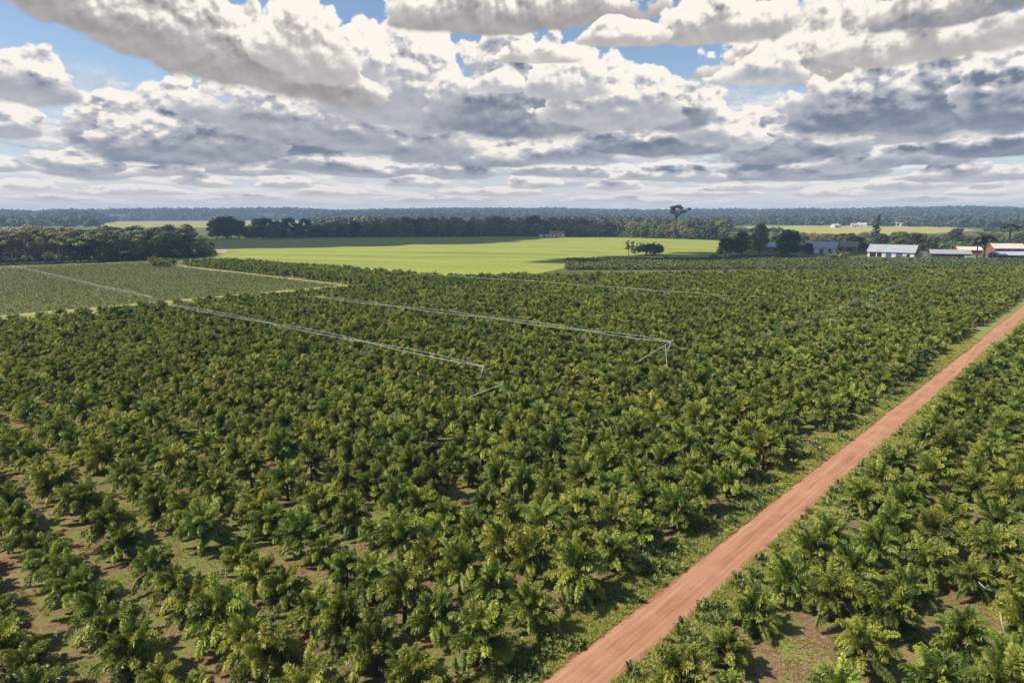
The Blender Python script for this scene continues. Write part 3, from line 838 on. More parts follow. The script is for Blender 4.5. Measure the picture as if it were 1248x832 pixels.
def palm_meshes(seed, H=12.0, nf=19, fl=3.4, leaf=None):
    r = random.Random(seed); tr = MB(); V = []; F = []; T = []
    tr.tube([(0, 0, -.2), (.12, .05, H * .3), (.05, 0, H * .7), (0, 0, H)], [.30, .22, .19, .16], 8)
    for i in range(nf):
        a = i * 2.399; e = math.radians(r.uniform(-15, 62)); d = Vector((math.cos(a) * math.cos(e), math.sin(a) * math.cos(e), math.sin(e)))
        p = Vector((0, 0, H)); pts = [p.copy()]
        for k in range(8): d = (d + Vector((0, 0, -.17))).normalized(); p = p + d * fl / 8; pts.append(p.copy())
        tr.tube(pts[:7], [.05, .045, .04, .03, .025, .02, .015], 4, cap=False)
        for k in range(20):
            t = .12 + .88 * k / 20; fi = t * 7.99; q = pts[int(fi)].lerp(pts[int(fi) + 1], fi % 1); ax = (pts[int(fi) + 1] - pts[int(fi)]).normalized()
            sd_ = ax.cross(Vector((0, 0, 1))).normalized()
            for s_ in (-1, 1):
                dr = (sd_ * s_ + ax * .5 + Vector((0, 0, -.25))).normalized() * (.85 * math.sin(math.pi * (.15 + .8 * t)) + .15); wv = ax * .09; b = len(V)
                wv = wv * 1.7; V += [tuple(q - wv), tuple(q + wv), tuple(q + dr + wv * .2), tuple(q + dr - wv * .2)]; F.append((b, b + 1, b + 2, b + 3)); T += [r.uniform(.2, .8)] * 4
    return mesh('trunk', tr.v, tr.f, BARK, True), mesh('crown', V, F, leaf or DARK_LEAF, attrs={'tint': T}), H + 1.2

BROAD = [forest_tree(10 + i) for i in range(5)]
DBROAD = [forest_tree(20 + i, leaf=DARK_LEAF) for i in range(3)]
FLAT = [forest_tree(30 + i, 'flat') for i in range(2)]
OPEN = [forest_tree(40 + i, 'open', OLIVE_LEAF, 2200, .42) for i in range(3)]
OLIVE = [forest_tree(45 + i, 'broad', OLIVE_LEAF, 2600, .42) for i in range(2)]
SHRUB = [forest_tree(50 + i, 'shrub', None, 900, .30, 4.0) for i in range(3)]
DSHRUB = [forest_tree(60 + i, 'shrub', DARK_LEAF, 1500, .22, 4.0) for i in range(2)]
TALL = forest_tree(70, 'tall', DARK_LEAF, 2400, .5)
CONE = forest_tree(72, 'cone', DARK_LEAF, 900, .45)
PALMS = [palm_meshes(80, 12.0, 26, 3.6), palm_meshes(81, 9.0, 30, 4.0)]

def plant(name, m, px, base, top, label, cat='tree', group=None, wide=1.0, r=R):
    assert len(label.split()) <= 16, label
    g = at(px, base); h = None
    lo, hi = .5, 80.0
    for _ in range(30):
        mid = (lo + hi) / 2
        if proj((g.x, g.y, mid))[1] > top: lo = mid
        else: hi = mid
    k = lo / m[2]
    o = empty(name, g, r.uniform(0, 6.28)); o.scale = (k * wide, k * wide, k)
    obj('trunk', m[0], o); obj('crown', m[1], o)
    tag(o, label, cat, group); return o
def interp(tab, x):
    if x <= tab[0][0]: return tab[0][1]
    for (a, b), (c, d) in zip(tab[:-1], tab[1:]):
        if x <= c: return b + (d - b) * (x - a) / (c - a)
    return tab[-1][1]

# ---- the grove left of the pale field
R2 = random.Random(5)
gb = [(-30, 323.5), (0, 322.8), (60, 321), (130, 318.8), (190, 316.6), (258, 312)]
gt = [(-30, 277), (0, 277), (40, 272.5), (70, 276), (110, 277), (130, 275), (170, 275), (205, 272), (232, 275), (246, 284), (258, 292)]
kinds = {0: ('grey olive tree with a loose crown', OPEN), 1: ('olive brown tree with a rounded crown', OLIVE), 2: ('dark green broad tree', BROAD), 3: ('wide flat-topped green tree', FLAT), 4: ('very dark green tree', DBROAD)}
rowname = ['front row', 'second row', 'back row']
for row in range(3):
    x = -22 + row * 8; n = 0
    while x < 250 - row * 6:
        xx = x + R2.uniform(-3, 3)
        if row == 0: kd = (R2.choice((0, 0, 1)) if xx < 75 else R2.choice((0, 3, 2, 2)) if xx < 150 else R2.choice((2, 4, 2)))
        else: kd = R2.choice((0, 1, 1, 2)) if xx < 90 else R2.choice((2, 4, 4, 3))
        nm, ms = kinds[kd]
        tp = interp(gt, xx) + R2.uniform(-1, 4) + (4 if row == 0 else 0) - row * .6
        n += 1
        plant('broadleaf_tree', R2.choice(ms), xx, interp(gb, xx) - row * 3.0 - .6, tp, '%s, %s from left, %s of the left grove' % (nm, ORD[n - 1], rowname[row]), 'tree', 'trees of the grove beyond the pale field', 1.12, R2)
        x += 19 if row == 0 else 17
n = 0; x = -18
while x < 250:
    n += 1
    xx = x + R2.uniform(-3, 3)
    plant('shrub', R2.choice(SHRUB + DSHRUB), xx, interp(gb, xx) - R2.uniform(.3, 1.8), interp(gb, xx) - R2.uniform(8, 15), 'leafy shrub, %s from left, under the front trees of the left grove' % nth(n), 'shrub', 'shrubs under the left grove', 1.0, R2)
    x += 13

# ---- the tree line behind the green field
tb = [(258, 292.2), (300, 291.2), (420, 289.6), (640, 288.3), (760, 289.6), (880, 293)]
tt = [(258, 266), (270, 263.5), (292, 264), (300, 268), (330, 264.5), (372, 265), (380, 269), (430, 269), (470, 266), (560, 266), (610, 264), (640, 263), (700, 265), (745, 266), (800, 270), (850, 267), (880, 268), (920, 272)]
mid = {0: ('dark green tree', DBROAD), 1: ('dark green broad tree', BROAD), 2: ('olive green tree', OLIVE), 3: ('pale loose-crowned tree', OPEN)}
for row in range(2):
    x = 262 + row * 5; n = 0
    while x < 884:
        xx = x + R2.uniform(-2, 2)
        if xx < 455: kd = R2.choice((0, 0, 1))  # mostly dark leaves: cloud shade on these trees put into the colour
        elif xx < 640: kd = R2.choice((0, 1, 1, 2, 3))
        else: kd = R2.choice((1, 1, 2, 3, 3, 0))
        top = interp(tt, xx) + R2.choice((-1.5, 0, 1.5, 3.5, 6)) + R2.uniform(-1, 2) + (3.5 if row == 0 else 0)
        if 300 < xx < 378 and row == 0: top += 5
        n += 1
        if 743 < xx < 769: top = 284 + R2.random() * 2
        nm, ms = mid[kd]
        plant('broadleaf_tree', R2.choice(ms), xx, interp(tb, xx) - row * 1.7 - .3, top, '%s, %s from left, %s of tree line behind green field' % (nm, nth(n), rowname[row]), 'tree', 'trees of the tree line behind the green field', 1.1, R2)
        x += 9.5 if row == 0 else 12
plant('broadleaf_tree', DBROAD[0], 277, 291, 263, 'large dark tree at the left end of the tree line, beside the pale far field', 'tree', None, 1.3)
for i, (px, b, t, m, lab, w) in enumerate([
    (823, 290.5, 249.5, TALL, 'tall lone tree with ragged head rising above the tree line and horizon', 1.15),
    (766, 311.8, 292.5, OPEN[0], 'small thin tree beside the round dark bush on the green field', 1.0),
    (903, 312.5, 282, DBROAD[1], 'wide dark spreading tree left of the first farm buildings', 1.35),
    (884, 313, 288, DBROAD[0], 'lower dark tree joined to the left side of the wide dark tree', 1.2),
    (925, 312, 271, BROAD[2], 'taller green tree rising behind the right side of the wide dark tree', .7),
    (962, 313.5, 279, DBROAD[2], 'dense dark tree between the blue-white roof and the white shed', 1.0),
    (955, 312.5, 284, BROAD[1], 'dark green tree behind the left side of the dense dark tree', 1.0),
    (985, 312.5, 295, DBROAD[0], 'small dark tree in front of the white-roofed shed', 1.0),
    (1066, 303, 263.5, CONE, 'slim dark conifer-like tree standing above the farm trees', 1.3),
    (1046, 306, 287, DBROAD[0], 'dark tree standing between the brown-roofed shed and the barn', 1.2),
    (1074, 304.5, 284, DBROAD[1], 'dark tree right behind the left end of the barn roof', 1.2),
    (1097, 304, 281.5, BROAD[0], 'green domed tree right behind the middle of the barn roof', 1.3),
    (1117, 305.5, 283, DBROAD[2], 'dark domed tree behind the barn gable', 1.3),
    (1135, 307.5, 289, DBROAD[0], 'dark tree between the barn and the grey-roofed shed', 1.2),
    (1213, 305, 288, BROAD[3], 'green tree left of the red brick house roof', 1.2),
    (1164, 300, 277, DBROAD[2], 'dark rounded tree behind the grey-roofed shed', 1.0),
    (1245, 306, 283, DBROAD[1], 'dark tree at the right edge of the picture behind the red wall house', 1.0),
    ]):
    plant('tall_tree' if m is TALL else ('conifer' if m is CONE else 'broadleaf_tree'), m, px, b, t, lab, 'tree', None, w)
plant('round_bush', DSHRUB[0], 787, 311.2, 293.5, 'round dark bush standing alone on the green field', 'bush', None, 1.25)
plant('round_bush', DSHRUB[1], 797, 311.0, 293.0, 'second dark bush grown into the right side of the round dark bush', 'bush', None, 1.0)
plant('palm_tree', PALMS[0], 1228.5, 303, 272, 'palm with slim trunk standing behind the right-hand red brick house', 'palm', None, 1.9)
plant('palm_tree', PALMS[1], 1199, 316.5, 284, 'dark palm with bushy head in front of the right-hand sheds', 'palm', None, 1.35)
plant('palm_tree', PALMS[1], 1190, 315.5, 291, 'lower dark palm left of the bushy palm by the sheds', 'palm', None, 1.2)
# ---- trees behind the farm
n = 0
for row, (b, t, st, x0, x1) in enumerate([(299.5, 287, 13, 930, 1262), (294.5, 284.5, 12, 920, 1262), (290.5, 285.5, 11, 890, 1262)]):
    x = x0; n = 0
    while x < x1:
        xx = x + R2.uniform(-3, 3); n += 1
        kd = R2.choice((0, 1, 1, 1, 2)) if row < 2 else R2.choice((1, 2, 2, 3))
        nm, ms = mid[kd]
        plant('broadleaf_tree', R2.choice(ms), xx, b + R2.uniform(-1, 1), t + R2.uniform(-3.5, 3.0), '%s, %s from left, %s of trees behind the farm' % (nm, nth(n), ['nearest row', 'middle row', 'far row'][row]), 'tree', 'trees behind the farm buildings', 1.4, R2)
        x += st
# ---- scrub in front of the farm
n = 0
scr_b = [(640, 322), (700, 321), (860, 320), (1000, 320.5), (1248, 321)]
for row in range(3):
    x = 800 + row * 4 if row else 742
    n = 0
    while x < 1255:
        xx = x + R2.uniform(-4, 4); n += 1
        b = interp(scr_b, xx) - row * 2.6 + R2.uniform(-.6, .6)
        hh = R2.uniform(2.0, 3.6)
        if 1180 < xx < 1222: hh *= .5
        plant('shrub', R2.choice(SHRUB), xx, b, b - hh, 'low green shrub, %s from left, %s of the scrub before the farm' % (nth(n), ['front strip', 'middle strip', 'back strip'][row]), 'shrub', 'shrubs of the scrub strip before the farm', 1.5, R2)
        x += 13 if row == 0 else 17
for i, (px, b, t, w) in enumerate([(1022, 317, 303, 1.5), (1100, 318.5, 311, 1.6), (870, 318, 309, 1.3), (1050, 318, 310, 1.2)]):
    plant('round_bush', SHRUB[i % 3], px, b, t, ['large bright green mound of bush before the brown-roofed shed', 'green bush before the red-gabled barn', 'green bush under the wide dark tree', 'small green bush left of the red-gabled barn'][i], 'bush', None, w, R2)

# ---- rank scrub between the orchard and the farm, one mass
BIGBUSH = [lowbush(40 + i, 26, .8, .9) for i in range(5)]
SCRUB = leafmat('scrub_leaf', (0.045, 0.075, 0.020), (0.120, 0.155, 0.040), trans=.12, rough=.65)
pts = []
for i in range(12000):
    px = R2.uniform(690, 1275); b = R2.uniform(311.5, 329) if px > 890 else R2.uniform(316, 329)
    if px > 970 and b < 315.5: continue
    g = at(px, b)
    pts.append((g.x, g.y, 0, R2.uniform(.8, 2.4) if b > 317.5 else R2.uniform(.6, 1.4)))
tag(obj('scrub', replicate('scrub', BIGBUSH, pts, SCRUB, 12)), 'rank green scrub between the orchard and the farm buildings', 'scrub', kind='stuff')
pts = []
for i in range(2600):
    px = R2.uniform(-30, 258); b = interp(gb, px) - R2.uniform(.6, 11)
    if px < 120 and b > interp(gb, px) - 4: continue
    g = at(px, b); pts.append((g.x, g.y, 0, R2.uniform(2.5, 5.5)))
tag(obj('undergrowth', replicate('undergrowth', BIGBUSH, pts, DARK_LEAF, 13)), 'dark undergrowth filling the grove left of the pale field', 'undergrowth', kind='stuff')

pts = []
for i in range(4200):
    px = R2.uniform(885, 1285); b = R2.uniform(290, 306)
    if noise.noise(Vector((px * .03, b * .2, 9))) < -.15 and b < 296: continue
    g = at(px, b); pts.append((g.x, g.y, 0, R2.uniform(2.0, 5.5)))
for i in range(3000):
    px = R2.uniform(300, 890); b = interp(tb, px) - R2.uniform(.2, 4)
    g = at(px, b); pts.append((g.x, g.y, 0, R2.uniform(2.5, 6.5)))
tag(obj('undergrowth', replicate('undergrowth', BIGBUSH, pts, SCRUB, 14)), 'green undergrowth among the trees behind the farm and the green field', 'undergrowth', kind='stuff')

# ---- the wood behind the tree line: one mass
def lump(seed, n=26, size=.42):
    r = random.Random(seed); V = []; F = []; T = []
    for c, rr in ((Vector((0, 0, .62)), .42), (Vector((.3, .1, .45)), .32), (Vector((-.25, -.2, .5)), .33)):
        leafcloud(r, V, F, T, c, (rr, rr * .8), n, size * .3, tint=r.uniform(.2, .8))
    return V, F, T
LUMPS = [lump(i) for i in range(5)]
pts = []
for i in range(1500):
    px = R2.uniform(385, 1260); b = R2.uniform(276.5, 286) if px < 885 else R2.uniform(281.5, 287)
    if px > 885 and (b > 284.5 or 955 < px < 1200): continue
    g = at(px, b); pts.append((g.x, g.y, 0, R2.uniform(14, 24) if px < 885 else R2.uniform(5, 9)))
for i in range(900):
    px = R2.uniform(395, 1260); b = R2.uniform(272.5, 277)
    if px > 930 and px < 1200: continue
    g = at(px, b); pts.append((g.x, g.y, 0, R2.uniform(13, 22)))
WOOD = leafmat('wood_leaf', (0.038, 0.058, 0.022), (0.090, 0.105, 0.040), trans=.08, rough=.7)
tag(obj('wood', replicate('wood', LUMPS, pts, WOOD, 8)), 'woodland receding behind the tree line in front of the hills', 'wood', kind='stuff')

# ------------------------------------------------------------------ hills with forest
def foot(a):       # a: bearing in degrees, distance where the land starts to rise
    return interp([(-40, 1700), (-31, 1750), (-29.5, 3500), (-17, 3600), (-15, 2000), (-5, 1700), (10, 1700), (16, 2300), (21, 1900), (33, 1700), (42, 1500)], a)
def ridge(a):
    return interp([(-45, 46), (-36, 30), (-34.5, 22), (-33, 34), (-20, 42), (-10, 40), (-3, 48), (6, 40), (13, 34), (15, 40), (25, 40), (32, 44), (45, 40)], a)
def hill_z(d, a):
    f = foot(a); t = min(1, max(0, (d - f) / (4300 - f))); t = t * t * (3 - 2 * t)
    back = max(0, (d - 4300) / 1500)
    z = ridge(a) * t * (1 - back) + noise.noise(Vector((a * .25, d * .0011, 3))) * 9 * min(1, t * 3) * (1 - back)
    return z - .5 * (1 - min(1, t * 20))
vs = []; fs = []; NA = 130; ND = 44
for i in range(NA + 1):
    a = -46 + 92 * i / NA
    for j in range(ND + 1):
        d = 1450 + (5250 - 1450) * (j / ND) ** 1.1
        vs.append((math.sin(math.radians(a)) * d, math.cos(math.radians(a)) * d, hill_z(d, a)))
for i in range(NA):
    for j in range(ND):
        q = i * (ND + 1) + j; fs.append((q, q + 1, q + ND + 2, q + ND + 1))
HM = field_mat('hill_land', (0.040, 0.058, 0.024), (0.100, 0.115, 0.045), (0.16, 0.15, 0.07), .3, .003, .006, big=.0012, tuft=.05)
tag(obj('hills', mesh('hills', vs, fs, HM, True)), kind='structure')
pts = []
for i in range(26000):
    a = R2.uniform(-40, 40); d = 1500 + 2850 * R2.random() ** .8
    if d < foot(a) * .97: continue
    x = math.sin(math.radians(a)) * d; y = math.cos(math.radians(a)) * d
    if noise.noise(Vector((x * .0035, y * .0022, 0))) > .30 and d < 4000: continue
    pts.append((x, y, hill_z(d, a) - 2, R2.uniform(11, 22) * (1.0 if d < 3800 else 1.15)))
for i in range(2600):
    a = R2.uniform(-40, 40); d = R2.uniform(4150, 4350); pts.append((math.sin(math.radians(a)) * d, math.cos(math.radians(a)) * d, hill_z(d, a) - 1, R2.uniform(10, 30)))
LUMPS2 = [lump(30 + i, 5, .95) for i in range(4)]
tag(obj('hill_forest', replicate('hill_forest', LUMPS2, pts, leafmat('hill_leaf', (0.030, 0.046, 0.020), (0.065, 0.080, 0.032), trans=0.0, rough=.8), 9)), 'forest covering the blue hills along the horizon', 'forest', kind='stuff')

# ------------------------------------------------------------------ farm buildings
WHITE_METAL = roof_mat('white_metal_roof', (0.40, 0.42, 0.46), amount=.30)
BLUE_METAL = roof_mat('blue_grey_roof', (0.38, 0.44, 0.52), amount=.3)
GREY_METAL = roof_mat('grey_metal_roof', (0.36, 0.37, 0.39), amount=.4)
BROWN_ROOF = plain('brown_roof', (0.25, 0.18, 0.14), .8, .2, .4)
PINK_ROOF = roof_mat('pinkish_roof', (0.60, 0.49, 0.44), (0.35, 0.18, 0.12), .5, 0)
RED_TILE = plain('red_tile_roof', (0.30, 0.12, 0.08), .8, .25, .6)
TAN_ROOF = plain('tan_roof', (0.50, 0.34, 0.24), .8, .15, .4)
RED_WALL = plain('red_wall', (0.23, 0.085, 0.058), .85, .2, .5)
WHITE_WALL = plain('white_wall', (0.52, 0.50, 0.46), .85, .2, .5)
DARK_WALL = plain('dark_wall', (0.10, 0.08, 0.07), .85, .25, .5)
BROWN_WALL = plain('brown_wall', (0.22, 0.12, 0.08), .85, .25, .5)
OPENING = plain('glass_and_door_shade', (0.02, 0.025, 0.03), .3, .1, .5)  # near-black for window panes and for the shade inside open doorways
BLUE_DOOR = plain('blue_door', (0.05, 0.09, 0.20), .6, .1, .5)
WHITE_PAINT = plain('white_paint', (0.74, 0.74, 0.72), .6, .08, .5)
def house(name, px, base, L, D, wh, rise, rz, roof, wall, label, doors=(), wins=(), gable=None, cat='house', group=None, over=.6):
    g = at(px, base); o = empty(name, g, math.radians(rz)); tag(o, label, cat, group)
    m = MB(); x, y = L / 2, D / 2
    m.prism([(-x, -y, -.3), (-x, y, -.3), (-x, y, wh), (-x, 0, wh + rise * .985 - .05), (-x, -y, wh)], (L, 0, 0))
    w = m.build('wall', wall, o)
    if gable:
        gm = MB(); gm.prism([(x + .003, -y + .1, wh * .45), (x + .003, y - .1, wh * .45), (x + .003, y - .1, wh - .1), (x + .003, 0, wh + rise - .3), (x + .003, -y + .1, wh - .1)], (.12, 0, 0))
        gm.build('gable_boards', gable, o)
    rm = MB(); n = Vector((0, -rise, -y)).normalized()
    k = (y + over) / y
    e = wh + rise - rise * k + .08
    for sg in (-1, 1):
        rm.add([(-x - over, sg * (y + over), e), (x + over, sg * (y + over), e), (x + over, sg * .002, wh + rise + .08), (-x - over, sg * .002, wh + rise + .08),
                (-x - over, sg * (y + over), e + .12), (x + over, sg * (y + over), e + .12), (x + over, sg * .002, wh + rise + .2), (-x - over, sg * .002, wh + rise + .2)],
               [(0, 1, 2, 3), (7, 6, 5, 4), (0, 4, 5, 1), (1, 5, 6, 2), (2, 6, 7, 3), (3, 7, 4, 0)])
        i = -x - over + .4
        while i < x + over - .2:                     # standing seams
            rm.add([(i, sg * (y + over), e + .122), (i + .12, sg * (y + over), e + .122), (i + .12, sg * .05, wh + rise + .202), (i, sg * .05, wh + rise + .202), (i + .06, sg * (y + over), e + .2), (i + .06, sg * .05, wh + rise + .28)],
                   [(0, 4, 5, 3), (1, 2, 5, 4), (0, 1, 4), (3, 5, 2)]); i += 1.0
    rm.build('roof', roof, o)
    for (dx, dw, dh, mt) in doors:
        q = MB(); q.box(dx - dw / 2, dx + dw / 2, -y - .06, -y + .02, 0, dh); d_ = q.build('doorway', mt, o)  # open doorways are slabs painted dark as the shade within
    for (dx, dw, z0, z1, mt) in wins:
        q = MB(); q.box(dx - dw / 2, dx + dw / 2, -y - .05, -y + .02, z0, z1); w_ = q.build('window', mt, o)
        q = MB(); q.box(dx - dw / 2 - .08, dx + dw / 2 + .08, -y - .12, -y, z0 - .12, z0); q.build('sill', WHITE_PAINT, w_)
    return o
house('barn', 1088, 312.8, 25, 17, 3.2, 3.9, -38, WHITE_METAL, WHITE_WALL, 'white-roofed barn with a red-boarded gable, largest building of the farm',
      doors=[(-9.5, 3.2, 2.7, OPENING), (-6, 2.6, 2.7, OPENING), (-1.0, 3.0, 2.6, BLUE_DOOR), (4.6, 3.4, 2.7, BLUE_DOOR), (9.4, 1.8, 2.3, OPENING)], gable=RED_WALL, cat='barn')
house('shed', 1156, 314.2, 20, 11, 2.7, 2.0, -22, GREY_METAL, DARK_WALL, 'low shed with pale grey roof and dark walls right of the barn', doors=[(-4, 2.4, 2.2, OPENING), (5, 2.4, 2.2, OPENING)], cat='shed')
house('house', 1179, 310.0, 13, 9, 3.0, 1.8, -15, PINK_ROOF, RED_WALL, 'small house with pinkish roof and red wall behind the dark shed', wins=[(-3, 1.4, 1, 2.2, OPENING), (3, 1.4, 1, 2.2, OPENING)], doors=[(0, 1.1, 2.1, WHITE_PAINT)])
house('shed', 1001, 308.5, 19, 11, 4.0, 3.4, -35, WHITE_METAL, WHITE_WALL, 'white shed with shining metal roof left of the brown-roofed shed', doors=[(-5, 2.5, 3, OPENING), (1, 2.5, 3, BLUE_DOOR), (6, 2, 3, OPENING)], gable=BROWN_WALL, cat='shed')
house('shed', 1030, 307.0, 15, 11, 4.0, 3.0, -32, BROWN_ROOF, BROWN_WALL, 'brown-roofed shed with dark open front between white shed and barn', doors=[(-3, 3.5, 3, OPENING), (3, 3.5, 3, OPENING)], cat='shed')
house('shed', 937, 306.5, 14, 9, 3.6, 2.4, -6, BLUE_METAL, BROWN_WALL, 'brick shed with blue-white roof right of the wide dark tree', doors=[(3, 2, 2.6, OPENING)], wins=[(-3, 1.6, 1, 2.2, OPENING)], cat='shed')
house('house', 1225, 308.0, 19, 11, 3.2, 2.8, -8, PINK_ROOF, RED_WALL, 'red brick house with pinkish-white roof at the right edge of the picture', wins=[(-6, 1.4, 1.2, 2.6, OPENING), (-1, 1.4, 1.2, 2.6, OPENING), (5, 1.4, 1.2, 2.6, OPENING)])
house('shed', 1236, 315.5, 24, 9, 2.4, 1.7, -4, BLUE_METAL, DARK_WALL, 'long shed with blue-grey metal roof in front of the red brick house', doors=[(-6, 3, 1.9, OPENING), (2, 3, 1.9, OPENING)], cat='shed')
house('shed', 1139, 304.0, 7, 5, 3.0, 1.2, -10, BLUE_METAL, WHITE_WALL, 'tiny pale-roofed shed half hidden in trees behind the grey shed', doors=[(0, 1.4, 2, OPENING)], cat='shed')
house('house', 679, 289.0, 17, 12, 4.0, 3.0, -8, RED_TILE, WHITE_WALL, 'white house with red tiled roof at the far edge of the green field', wins=[(-5, 2, 1.2, 2.8, OPENING), (4, 2, 1.2, 2.8, OPENING)], doors=[(0, 1.6, 2.6, OPENING)])
house('shed', 663, 289.0, 11, 6, 2.0, .8, 0, WHITE_METAL, WHITE_WALL, 'low white shed beside the red-tiled house across the green field', doors=[(0, 2, 1.6, OPENING)], cat='shed')
house('house', 757, 284.0, 22, 14, 4.0, 3.2, -12, TAN_ROOF, WHITE_WALL, 'house with tan roof among the trees above the green field', wins=[(-6, 2, 1.2, 2.8, OPENING), (5, 2, 1.2, 2.8, OPENING)])
for i, (px, b) in enumerate([(1042, 276.8), (1050, 276.2), (1058, 275.6), (1046, 274.9), (1088, 275.0), (1099, 275.4), (1106, 275.0), (1018, 277.4)]):
    house('house', px, b, 16, 11, 4.5, 3.2, R2.uniform(-30, 30), R2.choice((WHITE_METAL, WHITE_METAL, PINK_ROOF)), WHITE_WALL, 'tiny white far house, %s from the left on the yellow field before the hills' % ORD[i if i < 7 else 0] if i < 7 else 'tiny white far house left of the others by the yellow field', doors=[(0, 2, 2.4, OPENING)], group='far houses by the yellow field')
for (px, b, t, lab) in ((1118, 313.2, 307.4, 'pale concrete garden wall right of the barn gable'), (1129, 317.4, 313.6, 'low white wall between the barn and the grey shed'), (1182, 316.8, 311.6, 'white wall panel at the right end of the dark shed')):
    g = at(px, b); m = MB(); L = 5.5; h = (b - t) * g.y / 846
    m.box(-L / 2, L / 2, -.15, .15, -.1, h - .12); m.box(-L / 2 - .08, L / 2 + .08, -.22, .22, h - .12, h)
    o = m.build('garden_wall', WHITE_WALL); o.location = g; o.rotation_euler = (0, 0, math.radians(-12)); tag(o, lab, 'wall')

# ------------------------------------------------------------------ two people by the grove
def person(loc, shirt, label, rz):
    o = empty('person', loc, rz); tag(o, label, 'person')
    vs = [(0, 0, .95), (0, 0, 1.15), (0, 0, 1.38), (0, 0, 1.52), (0, 0, 1.66), (.19, 0, 1.40), (.27, .02, 1.12), (.28, -.08, .88), (-.19, 0, 1.40), (-.26, .02, 1.12), (-.27, -.06, .88),
          (.10, 0, .90), (.12, -.05, .50), (.13, .03, .07), (.13, -.13, .03), (-.10, 0, .90), (-.11, .05, .50), (-.12, .10, .07), (-.12, -.06, .03)]
    ed = [(0, 1), (1, 2), (2, 3), (3, 4), (2, 5), (5, 6), (6, 7), (2, 8), (8, 9), (9, 10), (0, 11), (11, 12), (12, 13), (13, 14), (0, 15), (15, 16), (16, 17), (17, 18)]
    rad = [.15, .14, .16, .06, .11, .065, .05, .035, .065, .05, .035, .10, .07, .045, .04, .10, .07, .045, .04]
    me = bpy.data.meshes.new('body'); me.from_pydata(vs, ed, [])
    b = obj('body', me, o); md = b.modifiers.new('skin', 'SKIN')
    for v, r_ in zip(me.skin_vertices[0].data, rad): v.radius = (r_, r_ * .8)
    me.skin_vertices[0].data[0].use_root = True
    sb = b.modifiers.new('sub', 'SUBSURF'); sb.levels = 1; sb.render_levels = 1
    me.materials.append(shirt)
    return o
person(at(152, 317.4), WHITE_PAINT, 'person in white standing on the path before the left grove', .4)
person(at(157.5, 317.2), RED_WALL, 'person in dark red standing on the path before the left grove', -.3)

# ------------------------------------------------------------------ irrigation lines
GALV = plain('galvanised_steel', (0.42, 0.43, 0.42), .45, .2, .8, .2)
TYRE = plain('tyre_rubber', (0.03, 0.03, 0.03), .9, .2, 3.0)
def irrigation(path, towers, label, pr=.028, trussed=True, wheels=True):
    """path: [(s, w, z)] of the pipe; towers: indices of the path points that stand on a wheeled A-frame"""
    P = [sw(*p) for p in path]; o = empty('irrigation_line', P[0] * Vector((1, 1, 0)) if False else (P[0].x, P[0].y, 0)); tag(o, label, 'irrigation line', 'overhead irrigation lines in the orchard')
    base = Vector((P[0].x, P[0].y, 0)); Q = [p - base for p in P]
    pipe = MB(); truss = MB()
    for a, b in zip(Q[:-1], Q[1:]):
        L = (b - a).length; n = max(2, int(L / 5)); d = (b - a) / n; nn = Vector((-d.y, d.x, 0)).normalized()
        pts = [a + d * i + Vector((0, 0, .30 * math.sin(math.pi * i / n))) for i in range(n + 1)]
        pipe.tube(pts, pr, 8)
        low = [[p + nn * sg * .25 * math.sin(math.pi * min(1, max(0, i / n))) + Vector((0, 0, -(.08 + .50 * math.sin(math.pi * i / n)))) for i, p in enumerate(pts)] for sg in (-1, 1)]
        for l in (low if trussed else ()):
            truss.tube(l, .014, 4)
            for i in range(1, n): truss.tube([pts[i], l[i]], .010, 4)
        for i in range(1, n): pipe.tube([pts[i] + Vector((0, 0, pr)), pts[i] + Vector((0, 0, pr + .18)) + nn * .15], .03, 5)
    pipe.build('pipe', GALV, o)
    if trussed: truss.build('truss', GALV, o)
    for ti in towers:
        a = Q[ti]; d = (Q[min(ti + 1, len(Q) - 1)] - Q[max(ti - 1, 0)]); d.z = 0; d.normalize(); nn = Vector((-d.y, d.x, 0))
        t = MB(); h = a.z; SPR = 2.3 if ti == len(Q) - 1 or a.z > 4.7 else 1.3
        feet = [Vector((a.x, a.y, 0)) + nn * sg * SPR + d * s2 * .5 + Vector((0, 0, .75)) for sg in (-1, 1) for s2 in (-1, 1)]
        top = a + Vector((0, 0, .12))
        for f in feet: t.tube([top, f], [.020, .020], 6)
        for sg, (i, j) in ((-1, (0, 1)), (1, (2, 3))): t.tube([feet[i], feet[j]], .05, 5)
        t.tube([feet[0].lerp(feet[1], .5), feet[2].lerp(feet[3], .5)], .08, 6)
        t.tube([top.lerp(feet[0], .5), top.lerp(feet[2], .5)], .03, 5); t.tube([top.lerp(feet[1], .5), top.lerp(feet[3], .5)], .03, 5)
        tw = t.build('tower', GALV, o)
        if not wheels: continue
        for sg in (-1, 1):
            c = Vector((a.x, a.y, .62)) + nn * sg * SPR; wm = MB(); ring = []
            for k in range(17): th = 2 * math.pi * k / 16; ring.append(c + nn * math.cos(th) * .48 + Vector((0, 0, math.sin(th) * .48)))
            wm.tube(ring, .14, 6, cap=False)
            for k in range(4): th = math.pi * k / 4; wm.tube([c + nn * math.cos(th) * .4 + Vector((0, 0, math.sin(th) * .4)), c - nn * math.cos(th) * .4 - Vector((0, 0, math.sin(th) * .4))], .03, 4)
            wm.build('wheel', TYRE, tw, True)
    return o
def pxsw(px, py, z): g = at(px, py, z); return (*to_sw(g.x, g.y), z)
PZ = 4.1
e1 = pxsw(590, 446, PZ); e1b = pxsw(607, 467, 4.7); b1 = pxsw(205, 370.5, PZ); m1 = pxsw(330, 393.5, PZ); m1b = pxsw(450, 417, PZ)
irrigation([b1, m1, m1b, e1], [1, 2, 3], 'nearest overhead irrigation pipe crossing the orchard from the side track')
